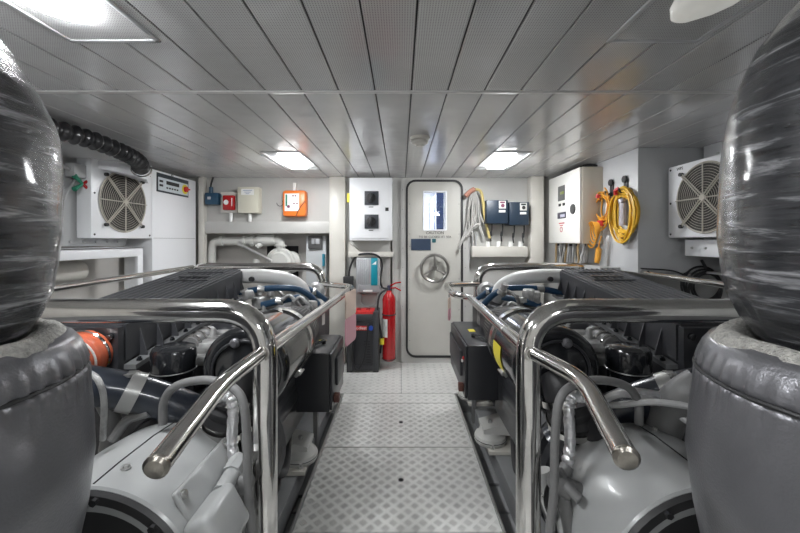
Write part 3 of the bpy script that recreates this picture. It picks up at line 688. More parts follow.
# generator control cabinet
XC = 1.62
t = thing('control_cabinet', 'cream control cabinet with green display mounted beside the yellow cables', 'cabinet', (1.72, 3.6, 1.355))
m = MB(); m.br(XC+.02, 1.83, 3.26, 3.95, 1.355, 2.055, .006); m.build('body', mat('cabinet_beige', (.60,.56,.48), .4), t)
m = MB(); m.br(XC, XC+.02, 3.265, 3.945, 1.36, 2.05, .005); dr = m.build('door', mat('door_white', (.80,.79,.75), .35), t)
def cb(mb, x0, x1, y0, y1, X, th, bev=.001):
    a = PX(x0, y0, X); b = PX(x1, y0, X); zt = a.z; zb = PX(x0, y1, X).z; return mb.br(X-th, X, b.y, a.y, zb, zt, bev)
m = MB(); cb(m, 558.5, 565, 187, 201.5, XC, .006); dp = m.build('display_bezel', mat('bezel_grey', (.12,.12,.12), .4), dr)
m = MB(); cb(m, 560.2, 563.8, 192, 194.8, XC-.006, .002); m.build('display', lcd_m, dp)
m = MB(); cb(m, 559, 561, 204, 206.5, XC, .006); cb(m, 563, 565, 203.2, 205.8, XC, .006); m.build('buttons', ink_m, dr)
m = MB(); cb(m, 558, 566, 213, 219, XC, .006); mp_ = m.build('meter', mat('meter_dark', (.06,.06,.09), .3), dr)
m = MB(); cb(m, 560.3, 564.8, 214.6, 217.5, XC-.006, .002); m.build('meter_window', mat('meter_window', (.55,.55,.65), .3), mp_)
m = MB(); cb(m, 559, 564.5, 223, 224, XC, .002, 0); cb(m, 560, 563, 225.2, 226, XC, .002, 0); m.torus(PX(561.3, 229.5, XC-.001), (1, 0, 0), .025, .003, 16, 5); m.build('red_print', redink_m, dr)
m = MB(); q = PX(573.2, 209, XC); m.lathe(q, (-1, 0, 0), [(0, .048), (.01, .046), (.012, .03)], 24); m.build('door_lock', mat('lock_dark', (.07,.07,.07), .4), dr)
m = MB(); 
for k in range(9): m.tube(spline([(1.66+.01*k, 3.3+.07*k, 2.06), (1.70, 3.32+.06*k, 2.075), (1.80, 3.3+.07*k, 2.07)], 5), .012, 6)
m.build('top_cables', rubber_m, t)
for k in range(20):
    m = MB()
    y = 3.29+.032*k; x = 1.67+.035*(k % 3)
    m.tube(spline([(x, y, 1.36), (x, y+.01, 1.28), (x+.01*(k % 4), y+.06, 1.18), (x+.02, y+.12, 1.0)], 6), .0105, 7); m.build('cable_tail', [gcable_m, gcable_m, wcable_m, mat('brown_cable', (.42,.30,.16), .5), gcable_m][k % 5], t)
m = MB(); 
for k in range(14): m.lathe((1.68+.03*(k % 3), 3.30+.045*k, 1.33), (0, 0, 1), [(0, .012), (.026, .014)], 8)
m.build('cable_glands', rubber_m, t)

# hooks and cable coils on the duct face x = 1.83
def coil(name, lab, cy, cz, ry, rz, m_, n, r, seed, x0=1.80, spread=.02):
    rr = random.Random(seed); t = thing(name, lab, 'cable', (x0, cy, cz-rz)); mb = MB(); pts = []
    for k in range(n*28):
        a = 2*PI*k/28+PI/2; f = k//28
        if k % 28 == 0: ja, jb, jx, oy, oz = rr.uniform(-spread, spread), rr.uniform(-spread, spread)*1.3, rr.uniform(-.028, .02), rr.uniform(-.012, .012), rr.uniform(-.02, .01)
        pts.append((x0+jx, cy+oy+(ry+ja)*math.cos(a), cz+oz+(rz+jb)*math.sin(a)*(1.08 if math.sin(a) < 0 else 1)))
    sm = []
    for i in range(len(pts)):
        w = [Vector(pts[max(0, min(len(pts)-1, i+d))]) for d in (-3, -2, -1, 0, 1, 2, 3)]; sm.append(sum(w, Vector())/7)
    mb.tube(sm, r, 7); mb.build('coil', m_, t); return t
cy = F*1.80/(624-401); c1 = P(624, 213, cy)
tc = coil('yellow_cable', 'thick coil of yellow extension cable on the wall hook', c1.y, c1.z, .150, .190, ycable_m, 12, .0070, 3, 1.795, .045)
m = MB(); m.tube([c1+Vector((-.03, .02, .205)), c1+Vector((-.045, .04, .185)), c1+Vector((-.03, .06, .16))], .016, 8); m.build('red_tie', redpl_m, tc)
m = MB(); m.cyl(c1+Vector((-.01, .0, .08)), c1+Vector((-.01, .01, .11)), .03, 14); m.cyl(c1+Vector((-.01, 0, -.10)), c1+Vector((-.01, 0, .08)), .028, 18); m.build('inspection_lamp', mat('lamp_body', (.45,.42,.46), .3, .4), label='cylindrical grey hand lamp hanging inside the yellow coil', cat='hand lamp')
cy2 = F*1.79/(603-401); c2 = P(602, 208, cy2)
t2 = coil('orange_cable', 'orange-yellow cable bundle tied in the middle, left of the thick yellow coil', c2.y, c2.z, .10, .155, ocable_m, 9, .0065, 5, 1.79, .045)
c3 = P(596, 231, cy2)
m = MB()
for k in range(5):
    e_ = .055+.014*k; m.tube([c3+Vector((-.008*(k-2)-.01, e_*math.cos(q_)*(.75)+.01*k-.01, .015+e_*1.05*math.sin(q_)-.012*k)) for q_ in [2*PI*w_/24 for w_ in range(24)]], .0055, 6, closed=True)
m.build('lower_loops', ocable_m, t2)
m = MB(); m.tube([c2+Vector((-.01, 0, -.11)), c2+Vector((-.01, 0, -.16))], .028, 10); m.tube([c2+Vector((-.03, 0, .12)), c2+Vector((-.035, 0.01, .09))], .018, 8); m.build('red_tie', redpl_m, t2)
m = MB(); q = P(599, 245, F*1.75/198); m.tube(spline([q+Vector((.02, 0, .08)), q, q+Vector((-.01, 0, -.10)), q+Vector((-.02, 0, -.16))], 6), [.006]*8+[.025]*8+[.02]*3, 10); m.build('cable_plug', ocable_m, label='yellow cable connector dangling below the cream cabinet', cat='connector')
for px, py, nm in ((612, 189, 'black wall hook above the orange cable'), (626, 186, 'black wall hook above the thick yellow coil')):
    q = PX(px, py, 1.825); t = thing('wall_hook', nm, 'hook', q, 'black wall hooks')
    m = MB(); m.box(q+Vector((0, 0, 0)), (.014, .05, .12), None, .006); m.lathe(q+Vector((-.005, 0, .055)), (-1, 0, 0), [(0, .03), (.015, .028)], 14); m.build('plate', rubber_m, t)
    m = MB(); m.tube(spline([q+Vector((0, 0, -.03)), q+Vector((-.04, 0, -.05)), q+Vector((-.06, 0, -.02))], 5), .008, 8); m.build('prong', rubber_m, t)
m = MB(); q = PX(634, 226, 1.82); m.box(q, (.03, .05, .09), None, .01); m.tube(spline([q, q+Vector((-.02, 0, -.07)), q+Vector((-.02, .04, -.12)), q+Vector((-.02, .10, -.14))], 6), .008, 7); m.build('cable_socket', wallg_m, label='small grey socket right of the thick yellow coil', cat='socket')
m = MB(); m.br(1.66, 1.83, 3.0, 3.26, 1.08, 1.16, .004); m.build('wall_bracket', wallg_m, label='grey bracket below the yellow cables behind the rear rail', cat='bracket')
# black cable coil lower right
q = P(707, 287, 2.72); m = MB()
for k in range(6): m.torus(q+Vector((.0, .01*k, .008*math.sin(k*2))), (0, 1, .15*math.sin(k)), .10+.011*k, .008, 32, 7)
m.tube([q+Vector((0, 0, .13)), q+Vector((0, .05, .20))], .01, 7); m.tube(spline([q+Vector((-.1, 0, .05)), q+Vector((-.25, 0, .12)), q+Vector((-.5, 0, .14))], 6), .006, 7)
m.build('black_cable_coil', rubber_m, label='coil of black cable hanging under the right fan unit', cat='cable')

# ------------------------------------------------------------------ crash rails
def rail(s, xf, lab, rear_px, tipx, kx, front):
    t = thing('guard_rail', lab, 'guard rail', (xf, 1.25, -.12), 'polished steel guard rails around the engines')
    xr = (rear_px-VX)/F*3.35; xo = s*1.95; zt = 1.138
    m = MB(); m.tube(fillet([(xf, 1.25, -.12), (xf, 1.25, zt), (s*1.62, 1.25, zt)], .16, 10), .0415, 24); m.build('front_hoop', steel_m, t)
    m = MB(); m.tube(fillet([(xr, 3.35, -.12), (xr, 3.35, zt), (xo, 3.35, zt), (xo, 3.35, .5)], .15, 10), .041, 20); m.build('rear_hoop', steel_m, t)
    m = MB(); m.tube(fillet([(s*1.60, 1.25, zt), (s*1.72, 1.5, zt), (s*1.93, 3.33, zt)], .12), .02, 12); m.build('outer_rail', steel_m, t)
    m = MB(); m.tube(fillet([(xf, 1.25, 1.0)]+kx+[(xr, 3.33, .985)], .09, 8), .0245, 16); sr = m.build('side_rail', steel_m, t)
    m = MB(); m.tube(fillet([(xf, 1.25, 1.0)]+front, .08, 8), .0235, 18); fr = m.build('front_handle', steel_m, t)
    e = Vector(front[-1]); d = (e-Vector(front[-2])).normalized(); m = MB(); m.lathe(e-d*.002, d, [(0, .0245), (.006, .0245), (.012, .018), (.014, 0)], 18); m.build('end_cap', mat('darker_steel', (.30,.28,.25), .3, 1., bump=.3, bscale=40, var=.3, vscale=30), fr)  # end cap in darker, mottled steel than the polished rail
    for wy, wr in ((1.25-.036, .025), (1.25+.036, .025), (1.52, .0225)):
        m = MB(); m.torus((xf if wy < 1.4 else xf*(.985 if s < 0 else 1.01), wy, 1.0), (0, 1, 0), wr, .0035, 24, 6); m.build('weld_seam', weld_m, t)
    for x, y in ((xf, 1.25), (xr, 3.35)):
        m = MB(); m.br(x-.07, x+.07, y-.07, y+.07, -.12, -.105, .003); m.build('foot_plate', steel_m, t)
    return t
EL = Vector; 
rail(-1, -.472, 'polished steel guard rail around the left engine', 322, 345, [(-.41, 2.63, 1.0), (-.405, 2.97, 1.0)],
     [P(222, 383, .98), P(157, 466, .68)])
rail(1, .442, 'polished steel guard rail around the right engine', 478, 449, [(.462, 2.44, 1.0), (.372, 2.58, 1.0), (.385, 3.12, 1.0)],
     [P(584, 380, .98), P(626, 457, .69)])

for pa, pb, z0, z1, lab in (((-.382, 2.45), (-.340, 2.68), .655, 1.025, 'pink and peach plastic sheet hanging from the left guard rail'), ((.385, 2.96), (.415, 3.03), .72, .91, 'pink plastic sheet hanging behind the tip of the right guard rail')):
    A = Vector((*pa, 0)); Bv = Vector((*pb, 0)); d = (Bv-A); L = d.length; d.normalize(); nn = Vector((d.y, -d.x, 0))
    t = thing('plastic_sheet', lab, 'plastic sheet', (A.x, A.y, z0)); zm = z0+(z1-z0)*.52
    for za, zb, m_, nm in ((zm, z1, peach_m, 'upper_band'), (z0, zm, pink_m, 'lower_band')):
        m = MB(); m.prism([A+d*p[0]+Vector((0, 0, p[1])) for p in rrect(0, L, za, zb, .012 if nm == 'upper_band' else .03)], nn*.006); m.build(nm, m_, t)
    m = MB(); m.cyl(A+d*L*.5+Vector((0, 0, z1-.02)), A+d*L*.5+Vector((0, 0, 1.04 if z1 > 1 else .98)), .004, 6); m.build('tie', rubber_m, t)

# ------------------------------------------------------------------ engines
def engine(s):
    side = 'left' if s < 0 else 'right'; rr = random.Random(11 if s < 0 else 23)
    t = thing('marine_diesel_engine', '%s marine diesel engine with ribbed black cover and grey front housing' % side, 'engine', (s*1.15, 2.2, -.12))
    def E(px, py, Y): v = P(px, py, Y); return Vector((-s*v.x, v.y, v.z)) if s > 0 else v      # measured on the left engine
    def X(x, y, z): return Vector((s*x, y, z))                                                     # x positive outwards
    def bx(mb, x0, x1, y0, y1, z0, z1, bev=.005):
        a, b = sorted((s*x0, s*x1)); return mb.br(a, b, y0, y1, z0, z1, bev)
    # block
    m = MB(); bx(m, .78, 1.75, 1.62, 3.15, .02, .62, .02); bx(m, .84, 1.10, 1.65, 3.05, .60, .80, .02); bx(m, 1.45, 1.75, 1.6, 3.1, .60, .95, .02)
    for k in range(9): bx(m, .755, .785, 1.68+.165*k, 1.70+.165*k, .05, .58, .004)
    m.build('engine_block', engblk_m, t)
    m = MB(); bx(m, .86, 1.02, 1.66, 3.02, .80, .845, .01)
    for k in range(6): bx(m, .87, 1.01, 1.70+.22*k, 1.86+.22*k, .845, .90, .02)
    m.build('cylinder_heads', cast_m, t)
    for k in range(6):
        m = MB(); q = X(.93, 1.78+.22*k, .90); m.lathe(q, (0, 0, 1), [(0, .022), (.012, .022), (.012, .014), (.04, .014), (.05, .009)], 12); m.build('injector', cast_m, t)
    # cooler cover
    y0, y1 = 1.50, 2.60; zA, zB = 1.040, 1.178; xi0, xi1 = 1.155, 1.141; xo0, xo1 = 1.56, 1.54; hh = .175
    def top(u, y): f = (y-y0)/(y1-y0); return Vector((s*((xi0+(xi1-xi0)*f)*(1-u)+(xo0+(xo1-xo0)*f)*u), y, zA+(zB-zA)*f))
    m = MB(); dz = Vector((0, 0, -hh))
    m.hexa([top(0, y0)+dz, top(1, y0)+dz, top(1, y1)+dz, top(0, y1)+dz, top(0, y0), top(1, y0), top(1, y1), top(0, y1)])
    es = list(m.bm.edges); bmesh.ops.bevel(m.bm, geom=es, offset=.012, segments=2, affect='EDGES')
    slope = (zB-zA)/(y1-y0)
    for k in range(10):      # lengthwise ribs on top
        u = .07+.86*k/9
        a, b = top(u, y0+.05), top(u, y1-.03); w = Vector((.006, 0, 0)); h = Vector((0, 0, .010))
        m.hexa([a-w, a+w, b+w, b-w, a-w*.6+h, a+w*.6+h, b+w*.6+h, b-w*.6+h])
    for k in range(10):      # gussets on the inner side
        y = y0+.09+.108*k; a = top(0, y); n_ = Vector((-s, 0, 0))
        m.prism([a+Vector((0, 0, -.055)), a+Vector((0, 0, -hh)), a+Vector((0, 0, -hh))+n_*.034, ], (0, .006, 0))
    cov = m.build('charge_cooler_cover', blkpl_m, t)
    m = MB()
    for k, (u, y, wu, wy) in enumerate(((.22, 2.30, .05, .03), (.32, 2.30, .05, .03), (.42, 2.31, .04, .03), (.52, 2.30, .05, .03), (.62, 2.30, .05, .03), (.30, 2.2, .22, .016), (.55, 2.2, .16, .016), (.42, 2.42, .3, .012))):
        a = top(u, y)+Vector((0, 0, .014)); m.box(a, (wu*.8, wy, .008), Matrix.Rotation(math.atan(slope), 3, 'X'), .003)
    m.build('raised_emblem', blkpl_m, cov)
    m = MB()                 # lower flange rail + bolts
    a = top(0, y0)+dz; b = top(0, y1)+dz; n_ = Vector((-s, 0, 0))
    m.hexa([a+Vector((0, 0, -.02)), a+n_*.05+Vector((0, 0, -.02)), b+n_*.05+Vector((0, 0, -.02)), b+Vector((0, 0, -.02)), a, a+n_*.05, b+n_*.05, b])
    fl = m.build('mounting_flange', mat('flange_metal', (.22,.225,.23), .34, .5), t)
    for k in range(9):
        m = MB(); y = y0+.04+.108*k; f = (y-y0)/(y1-y0); m.lathe(a.lerp(b, f)+n_*.036, (0, 0, 1), [(0, .012), (.008, .012), (.008, .008), (.016, .008)], 6); m.build('flange_bolt', blkgl_m, fl)
    # end plate
    m = MB(); q = top(.5, y0); 
    m.hexa([top(.0, y0)+Vector((-s*.0, -.03, -.235)), top(1, y0)+Vector((0, -.03, -.235)), top(1, y0)+Vector((0, 0, -.235)), top(0, y0)+Vector((0, 0, -.235)),
            top(.0, y0)+Vector((0, -.03, -.015)), top(1, y0)+Vector((0, -.03, -.015)), top(1, y0)+Vector((0, 0, -.015)), top(0, y0)+Vector((0, 0, -.015))])
    m.build('cooler_end_plate', blkpt_m, t)
    for k, (u, z) in enumerate(((.07, -.05), (.07, -.20), (.42, -.05), (.9, -.05))):
        m = MB(); m.lathe(top(u, y0)+Vector((0, -.03, z)), (0, -1, 0), [(0, .014), (.01, .014), (.012, .008)], 10); m.build('end_plate_bolt', blkgl_m, t)
    # silicone hose + charge pipe
    hz = .93; hx = 1.265 if s < 0 else 1.30
    m = MB(); m.lathe(X(hx, 1.47, hz), (0, -1, -.15), [(0, .090), (.012, .094), (.03, .090), (.05, .090), (.056, .094), (.068, .094), (.074, .088), (.12, .086)], 32)
    hs = m.build('silicone_hose', orange_m if s < 0 else rubber_m, t, 'orange silicone coupling hose' if s < 0 else None)
    m = MB(); m.torus(X(hx, 1.445, hz-.004), (0, 1, .15), .094, .006, 32, 6); m.build('hose_clamp', steel_m, hs)
    m = MB(); m.torus(X(hx, 1.385, hz-.012), (0, 1, .15), .091, .004, 32, 6); m.build('white_band', paper_m if s < 0 else alu_m, hs)
    m = MB(); m.tube(fillet([X(hx, 1.37, hz-.016), X(hx, 1.30, hz-.03), X(hx-.10, 1.26, .87)], .07, 6), .072, 24); m.build('charge_pipe_elbow', mat('pale_elbow', (.38,.37,.40), .35), t)
    pp = spline([X(hx-.02, 1.255, .905), X(1.12, 1.27, .875), X(.98, 1.345, .81), X(.83, 1.41, .715), X(.72, 1.45, .63), X(.62, 1.47, .55)], 8)
    m = MB(); m.tube(pp, .066, 28); cp = m.build('charge_pipe', blupipe_m, t)
    m = MB(); i0 = 15; c = pp[i0]; d = (pp[i0+1]-pp[i0-1]).normalized(); m.lathe(c-d*.024, d, [(0, .067), (0, .073), (.048, .073), (.048, .067)], 32, (False, False)); m.box(c+Vector((0, -.01, .07)), (.04, .05, .012), None, .003); m.build('pipe_clamp', mat('clamp_metal', (.38,.38,.37), .35, .6), cp)
    # oil filter canister
    oc = X(.977, 1.55, .580); m = MB(); m.lathe(oc, (0, 0, 1), [(0, .07), (.02, .08), (.24, .08), (.245, .085), (.255, .085), (.256, .087), (.330, .087), (.344, .080), (.350, .062), (.352, .058), (.352, .0)], 40); m.build('oil_filter', blkgl_m, t)
    m = MB(); m.torus(oc+Vector((0, 0, .25)), (0, 0, 1), .086, .0022, 40, 6); m.build('oil_filter_seam', alu_m, t)
    # clamped fuel hose fitting
    a, b = E(190, 346, 1.70), E(210, 333, 1.88)
    m = MB(); d = (b-a); m.lathe(a, d, [(0, .04), (d.length, .04)], 20); m.build('coolant_hose', hosegr_m, t)
    for f in (.1, .4, .75):
        m = MB(); m.torus(a+d*f, d, .043, .008, 24, 6); m.build('hose_clamp', steel_m, t)
    m = MB(); q = E(222, 338, 1.98); m.lathe(q+Vector((0, .12, -.05)), (0, -1, .25), [(0, .13), (.06, .135), (.12, .12), (.16, .085), (.18, .04), (.183, .0)], 36); m.build('breather_cover', blkpt_m, t)
    # air filter
    fc = X(.64, 1.46, .85); m = MB()
    m.lathe(fc, (0, 1, 0), [(-.012, .02), (-.012, .06), (0, .085), (.004, .13), (0, .150), (.006, .165), (.02, .175), (.05, .177), (.42, .168)], 56); af = m.build('air_filter_housing', blkgl_m, t)
    m = MB(); m.lathe(fc, (0, 1, 0), [(.40, .1695), (.40, .178), (.45, .176), (.45, .167)], 56, (False, False)); m.build('clamp_band', steel_m, af)
    m = MB(); m.lathe(fc, (0, 1, 0), [(.45, .172), (.46, .175), (.50, .174), (.50, .165)], 56, (False, False)); m.build('band_edge', rubber_m, af)
    m = MB(); m.lathe(fc, (0, 1, 0), [(.49, .168), (.74, .135), (.75, .12), (.75, .03)], 56); fe = m.build('filter_element', mat('filter_mesh_dark', (.03,.03,.03), .7), t)
    m = MB()
    for k in range(56):
        a = 2*PI*k/56
        for tw in (.10,):
            pts = [fc+Vector(((.1685-.033*f)*math.cos(a+tw*f), .495+.245*f, (.1685-.033*f)*math.sin(a+tw*f))) for f in (0, .5, 1)]
            m.tube(pts, .0016, 4, cap=False)
    m.build('wire_mesh', mat('mesh_wire', (.16,.155,.15), .4, .7), fe)
    q = fc+Vector((-s*.10, .42, -.155)); m = MB(); m.box(q, (.04, .05, .03), Matrix.Rotation(s*.8, 3, 'Y'), .006); m.cyl(q+Vector((-s*.02, -.04, 0)), q+Vector((-s*.02, .04, 0)), .006, 8); m.build('clamp_latch', alu_m, af)
    m = MB(); q = fc+Vector((s*.03, -.002, .118)); m.lathe(q, (0, -1, 0), [(0, .02), (.012, .02), (.018, .012), (.022, .012)], 14); m.build('restriction_gauge', mat('gauge_dark', (.14,.14,.15), .35, .4), af)
    m = MB(); m.torus(fc+Vector((0, -.004, 0)), (0, 1, 0), .125, .006, 48, 8); m.build('end_ring', blkpt_m, af)
    if s > 0:
        m = MB(); rg = []
        for k in range(7):
            a = (PI+.55-.75*k/6); rg.append([m.bm.verts.new(fc+Vector((.1780*math.cos(a)*(1 if y < 1 else 1), y, .1780*math.sin(a)))) for y in (.22, .35)])
        m.ring_faces(rg, False, (False, False)); m.build('yellow_label', yellow_m, af, 'yellow warning label')
    # intake elbow, corrugated
    pe = spline([fc+Vector((0, -.02, -.01)), fc+Vector((0, -.055, -.05)), fc+Vector((s*.02, -.07, -.13)), fc+Vector((s*.05, -.04, -.24)), fc+Vector((s*.10, .02, -.36))], 14)
    m = MB(); m.tube(pe, .08, 28, rfn=lambda u, i: .078+.018*u+(.006*math.sin(i*1.3) if u > .35 else 0)); m.build('intake_elbow', rubber_m, t)
    for i0 in (20, 33):
      m = MB(); c = pe[i0]; d = (pe[i0+1]-pe[i0-1]).normalized(); m.lathe(c-d*.012, d, [(0, .090), (0, .099), (.024, .101), (.024, .092)], 36, (False, False)); m.build('elbow_clamp', steel_m, t)
    # grey front housing (faces the camera), slightly barrelled
    hc = X(.845, .97, .415); m = MB()
    m.lathe(hc, (0, 1, 0), [(0, .235), (0, .296), (.006, .302), (.1, .306), (.25, .305), (.36, .294), (.405, .27), (.415, .262)], 72, (False, True)); hs = m.build('front_housing', engrey_m, t, 'smooth light grey front housing')
    m = MB(); m.lathe(hc, (0, 1, 0), [(.004, .298), (-.01, .285), (-.01, .262), (.02, .255), (.02, .12), (.05, .10), (.05, .0)], 64, (False, True)); m.build('coupling_cover', mat('dark_coupling', (.06,.06,.062), .45, .4), hs)
    m = MB()
    pass
    m.bm.free()
    for k in range(10):
        a = 2*PI*k/10+.2; m = MB(); m.lathe(hc+Vector((.274*math.cos(a), -.01, .274*math.sin(a))), (0, -1, 0), [(0, .010), (.012, .010)], 6); m.build('coupling_bolt', dark_m, hs)
    hp_ = [(0, .296), (.006, .302), (.1, .306), (.25, .305), (.36, .294), (.405, .27)]
    def cylp(a, y, dr=0.):
        r = .3
        for (ya_, ra_), (yb_, rb_) in zip(hp_, hp_[1:]):
            if ya_ <= y <= yb_: r = ra_+(rb_-ra_)*(y-ya_)/(yb_-ya_)
        return hc+Vector(((r+dr)*math.cos(a), y, (r+dr)*math.sin(a)))
    a0 = PI/2-(.05 if s > 0 else .02)
    m = MB(); m.tube([cylp(a0, .012*k, .0004) for k in range(1, 33)], .0024, 6); m.build('cover_seam', dark_m, hs)
    for (a, y) in ((a0-.12, .08), (a0-.12, .30)):
        nrm = Vector((math.cos(a), 0, math.sin(a))); m = MB(); m.lathe(cylp(a, y), nrm, [(0, .013), (.004, .013), (.004, .008), (.010, .008), (.011, .004)], 16); m.build('cover_screw', alu_m, hs)
    m = MB(); m.lathe(X(.845, 1.385, .415), (0, 1, 0), [(0, .262), (.01, .30), (.05, .305), (.05, .285), (.075, .285), (.08, .315), (.12, .315), (.12, .2)], 60); m.build('flywheel_housing', blkpt_m, t)
    m = MB(); m.lathe(X(.80, 1.51, .45), (0, 1, 0), [(0, .26), (.12, .28), (.12, .2)], 40); m.build('bell_housing', engblk_m, t)
    if s < 0:
        Mx = Matrix.Rotation(-.62, 3, 'Y')
        m = MB(); m.box(hc+Vector((.262, .20, .178)), (.02, .30, .16), Matrix.Rotation(-.60, 3, 'Y').inverted() if False else Matrix.Rotation(.60+PI/2-PI/2, 3, 'Y').inverted(), .01); m.bm.free()
        a = .50; nrm = Vector((math.cos(a), 0, math.sin(a))); tn = Vector((-math.sin(a), 0, math.cos(a))); R3 = Matrix((tn, Vector((0, 1, 0)), nrm)).transposed()
        m = MB(); m.box(hc+nrm*.300+Vector((0, .19, 0)), (.25, .30, .02), R3, .009, 3); bp = m.build('mounting_plate', engrey_m, hs)
        for dy in (.06, .31):
            m = MB(); m.lathe(hc+nrm*.309+tn*.105+Vector((0, dy, 0)), nrm, [(0, .013), (.005, .013), (.005, .008), (.012, .008)], 12); m.build('plate_screw', alu_m, bp)
        a = .50; nrm = Vector((math.cos(a), 0, math.sin(a))); tn = Vector((-math.sin(a), 0, math.cos(a))); R3 = Matrix((tn, Vector((0, 1, 0)), nrm)).transposed()
        m = MB(); m.box(hc+nrm*.352+Vector((0, .07, 0))-tn*.02, (.135, .16, .085), R3, .022, 4); jb = m.build('terminal_cover', engrey_m, hs, 'boxy light grey terminal cover')
        c = hc+nrm*.352+Vector((0, .15, 0))+tn*.03; m = MB(); m.cyl(c+Vector((0, -.02, 0)), c+Vector((.0, .09, .015)), .026, 18); m.cyl(c+Vector((0, .05, .01)), c+Vector((0, .11, .02)), .034, 8); m.build('cable_gland', engrey_m, jb)
    else:
        c = hc+Vector((-.31, .16, -.02)); m = MB(); m.tube(spline([c+Vector((-.03, -.1, .05)), c+Vector((-.035, -.12, -.06)), c+Vector((-.02, -.12, -.26)), c+Vector((.05, -.05, -.42))], 8), .036, 18); m.lathe(c+Vector((-.03, -.1, .05)), (0, 0, 1), [(0, .042), (.03, .042)], 18); m.build('drain_hose', hosegr_m, t)
    # grey conduit loop and foil wrapped hose
    m = MB(); lp = spline([E(163, 424, 1.25), E(164, 402, 1.25), E(176, 386, 1.24), E(205, 380, 1.22), E(230, 386, 1.20), E(243, 402, 1.18), E(247, 440, 1.17), E(248, 490, 1.16), E(252, 533, 1.15), E(255, 600, 1.15)], 8)
    m.tube(lp, .0140, 14); m.build('coolant_loop', hosegr_m, t)
    m = MB(); fp = spline([E(219, 397, 1.28), E(229, 397, 1.26), E(233, 410, 1.25), E(232, 440, 1.24), E(235, 468, 1.22)], 9)
    m.tube(fp, .02, 14, rfn=lambda u, i: .018+.004*wn((i*.9, s*3, 1))+.002*math.sin(i*2.1)); m.build('foil_wrapped_hose', foil_m, t, 'hose wrapped in crinkled silver tape')
    m = MB(); m.tube(spline([E(235, 466, 1.22), E(240, 480, 1.2), E(238, 500, 1.18), E(230, 540, 1.16)], 7), .022, 12); m.tube(spline([E(244, 470, 1.2), E(236, 485, 1.16), E(222, 500, 1.12)], 6), .016, 12); m.build('wiring_conduit', hosegr_m, t)
    m = MB(); c = E(241, 484, 1.18); m.box(c, (.075, .06, .06), Matrix.Rotation(.5*s, 3, 'Y'), .015, 3); m.cyl(c, c+Vector((s*.08, .0, -.03)), .026, 16); m.build('pipe_tee', hosegr_m, t)
    for k in range(9):
        x = 238+rr.uniform(-8, 20); Y = 1.22+rr.uniform(-.02, .25)
        m = MB(); m.tube(spline([E(x+rr.uniform(-12, 4), 455+rr.uniform(-25, 10), Y+.1), E(x, 480, Y), E(x+rr.uniform(-6, 6), 505, Y), E(x+rr.uniform(-14, 10), 545, Y+.03), E(x+rr.uniform(-20, 10), 600, Y+.1)], 6), rr.choice((.007, .01, .013)), 8)
        m.build('cable', [gcable_m, rubber_m, hosegr_m, engblk_m][k % 4], t)
    for k in range(1, 7):       # loose hoses among the clutter beside the canister
        Y = 1.5+.2*k; q = [X(rr.uniform(.88, 1.06), Y+.1+rr.uniform(-.05, .3)*j, .83+.03*rr.random()+.03*math.sin(j+k)) for j in (0, .5, 1)]
        m = MB(); m.tube(spline([q[0]+Vector((0, 0, -.05))]+q+[q[2]+Vector((s*.03, .05, -.07))], 6), rr.choice((.007, .009, .012)), 8); m.build('fuel_line', [cast_m, rubber_m, hosegr_m][k % 3], t)
    for k in range(6):
        q = X(rr.uniform(.84, 1.05), 1.76+.22*k, .82+.03*rr.random()); m = MB(); d = Vector((rr.uniform(-1, 1), rr.uniform(-1, 1), .3)).normalized()
        m.lathe(q, d, [(0, .02), (.02, .02), (.022, .014), (.05, .014), (.052, .019), (.07, .019)], 8); m.build('pipe_fitting', cast_m, t)
    # far end: grey crossover pipe, blue hoses, castings
    m = MB(); m.tube(spline([E(236, 276, 2.66), E(262, 276, 2.66), E(285, 279, 2.70), E(300, 287, 2.74), E(306, 300, 2.78)], 9), .052, 24); m.build('crossover_pipe', mat('pale_grey_pipe', (.62,.62,.61), .35), t, 'pale grey crossover pipe')
    m = MB(); q = E(252, 279, 2.61); m.lathe(q, (0, -1, 0), [(0, .02), (.02, .018)], 12); m.build('sensor', rubber_m, t)
    for i, hp in enumerate(([(240, 293, 2.58), (262, 289, 2.56), (290, 288, 2.56), (306, 293, 2.62), (318, 304, 2.72)], [(300, 287, 2.75), (313, 291, 2.82), (325, 300, 2.92)], [(262, 305, 2.45), (280, 301, 2.45), (300, 297, 2.5)])):
        m = MB(); m.tube(spline([E(*p) for p in hp], 8), .022, 14); bh = m.build('blue_hose', blueh_m, t, 'blue fabric covered hose')
        for p in (hp[1],):
            m = MB(); c = E(*p); m.lathe(c-Vector((.025, 0, 0)), (1, 0, -.05*-s), [(0, .027), (.02, .024), (.05, .027)], 12); m.build('hose_fitting', alu_m, bh)
    for k in range(16):
        px = rr.uniform(243, 318); py = 296+rr.uniform(-4, 20)+(px-243)*.03; Y = 2.5+rr.uniform(-.15, .5); q = E(px, py, Y); m = MB()
        if k % 3 == 0: m.box(q, (rr.uniform(.05, .1), rr.uniform(.05, .12), rr.uniform(.04, .09)), Matrix.Rotation(rr.uniform(-.6, .6), 3, 'Z'), .012)
        elif k % 3 == 1: m.lathe(q, (rr.uniform(-.5, .5), rr.uniform(-.5, .5), 1), [(0, .03), (.03, .03), (.03, .02), (.06, .02), (.06, .026), (.075, .024)], 12)
        else: m.tube(spline([q, q+Vector((.04, .03, .03)), q+Vector((.09, .0, .0)), q+Vector((.12, .03, -.05))], 5), .012, 8)
        m.build(('bracket', 'pump', 'fuel_line')[k % 3], cast_m, t)
    m = MB(); bx(m, .62, 1.12, 2.42, 3.15, .55, .90, .03); m.build('gear_case', engblk_m, t)
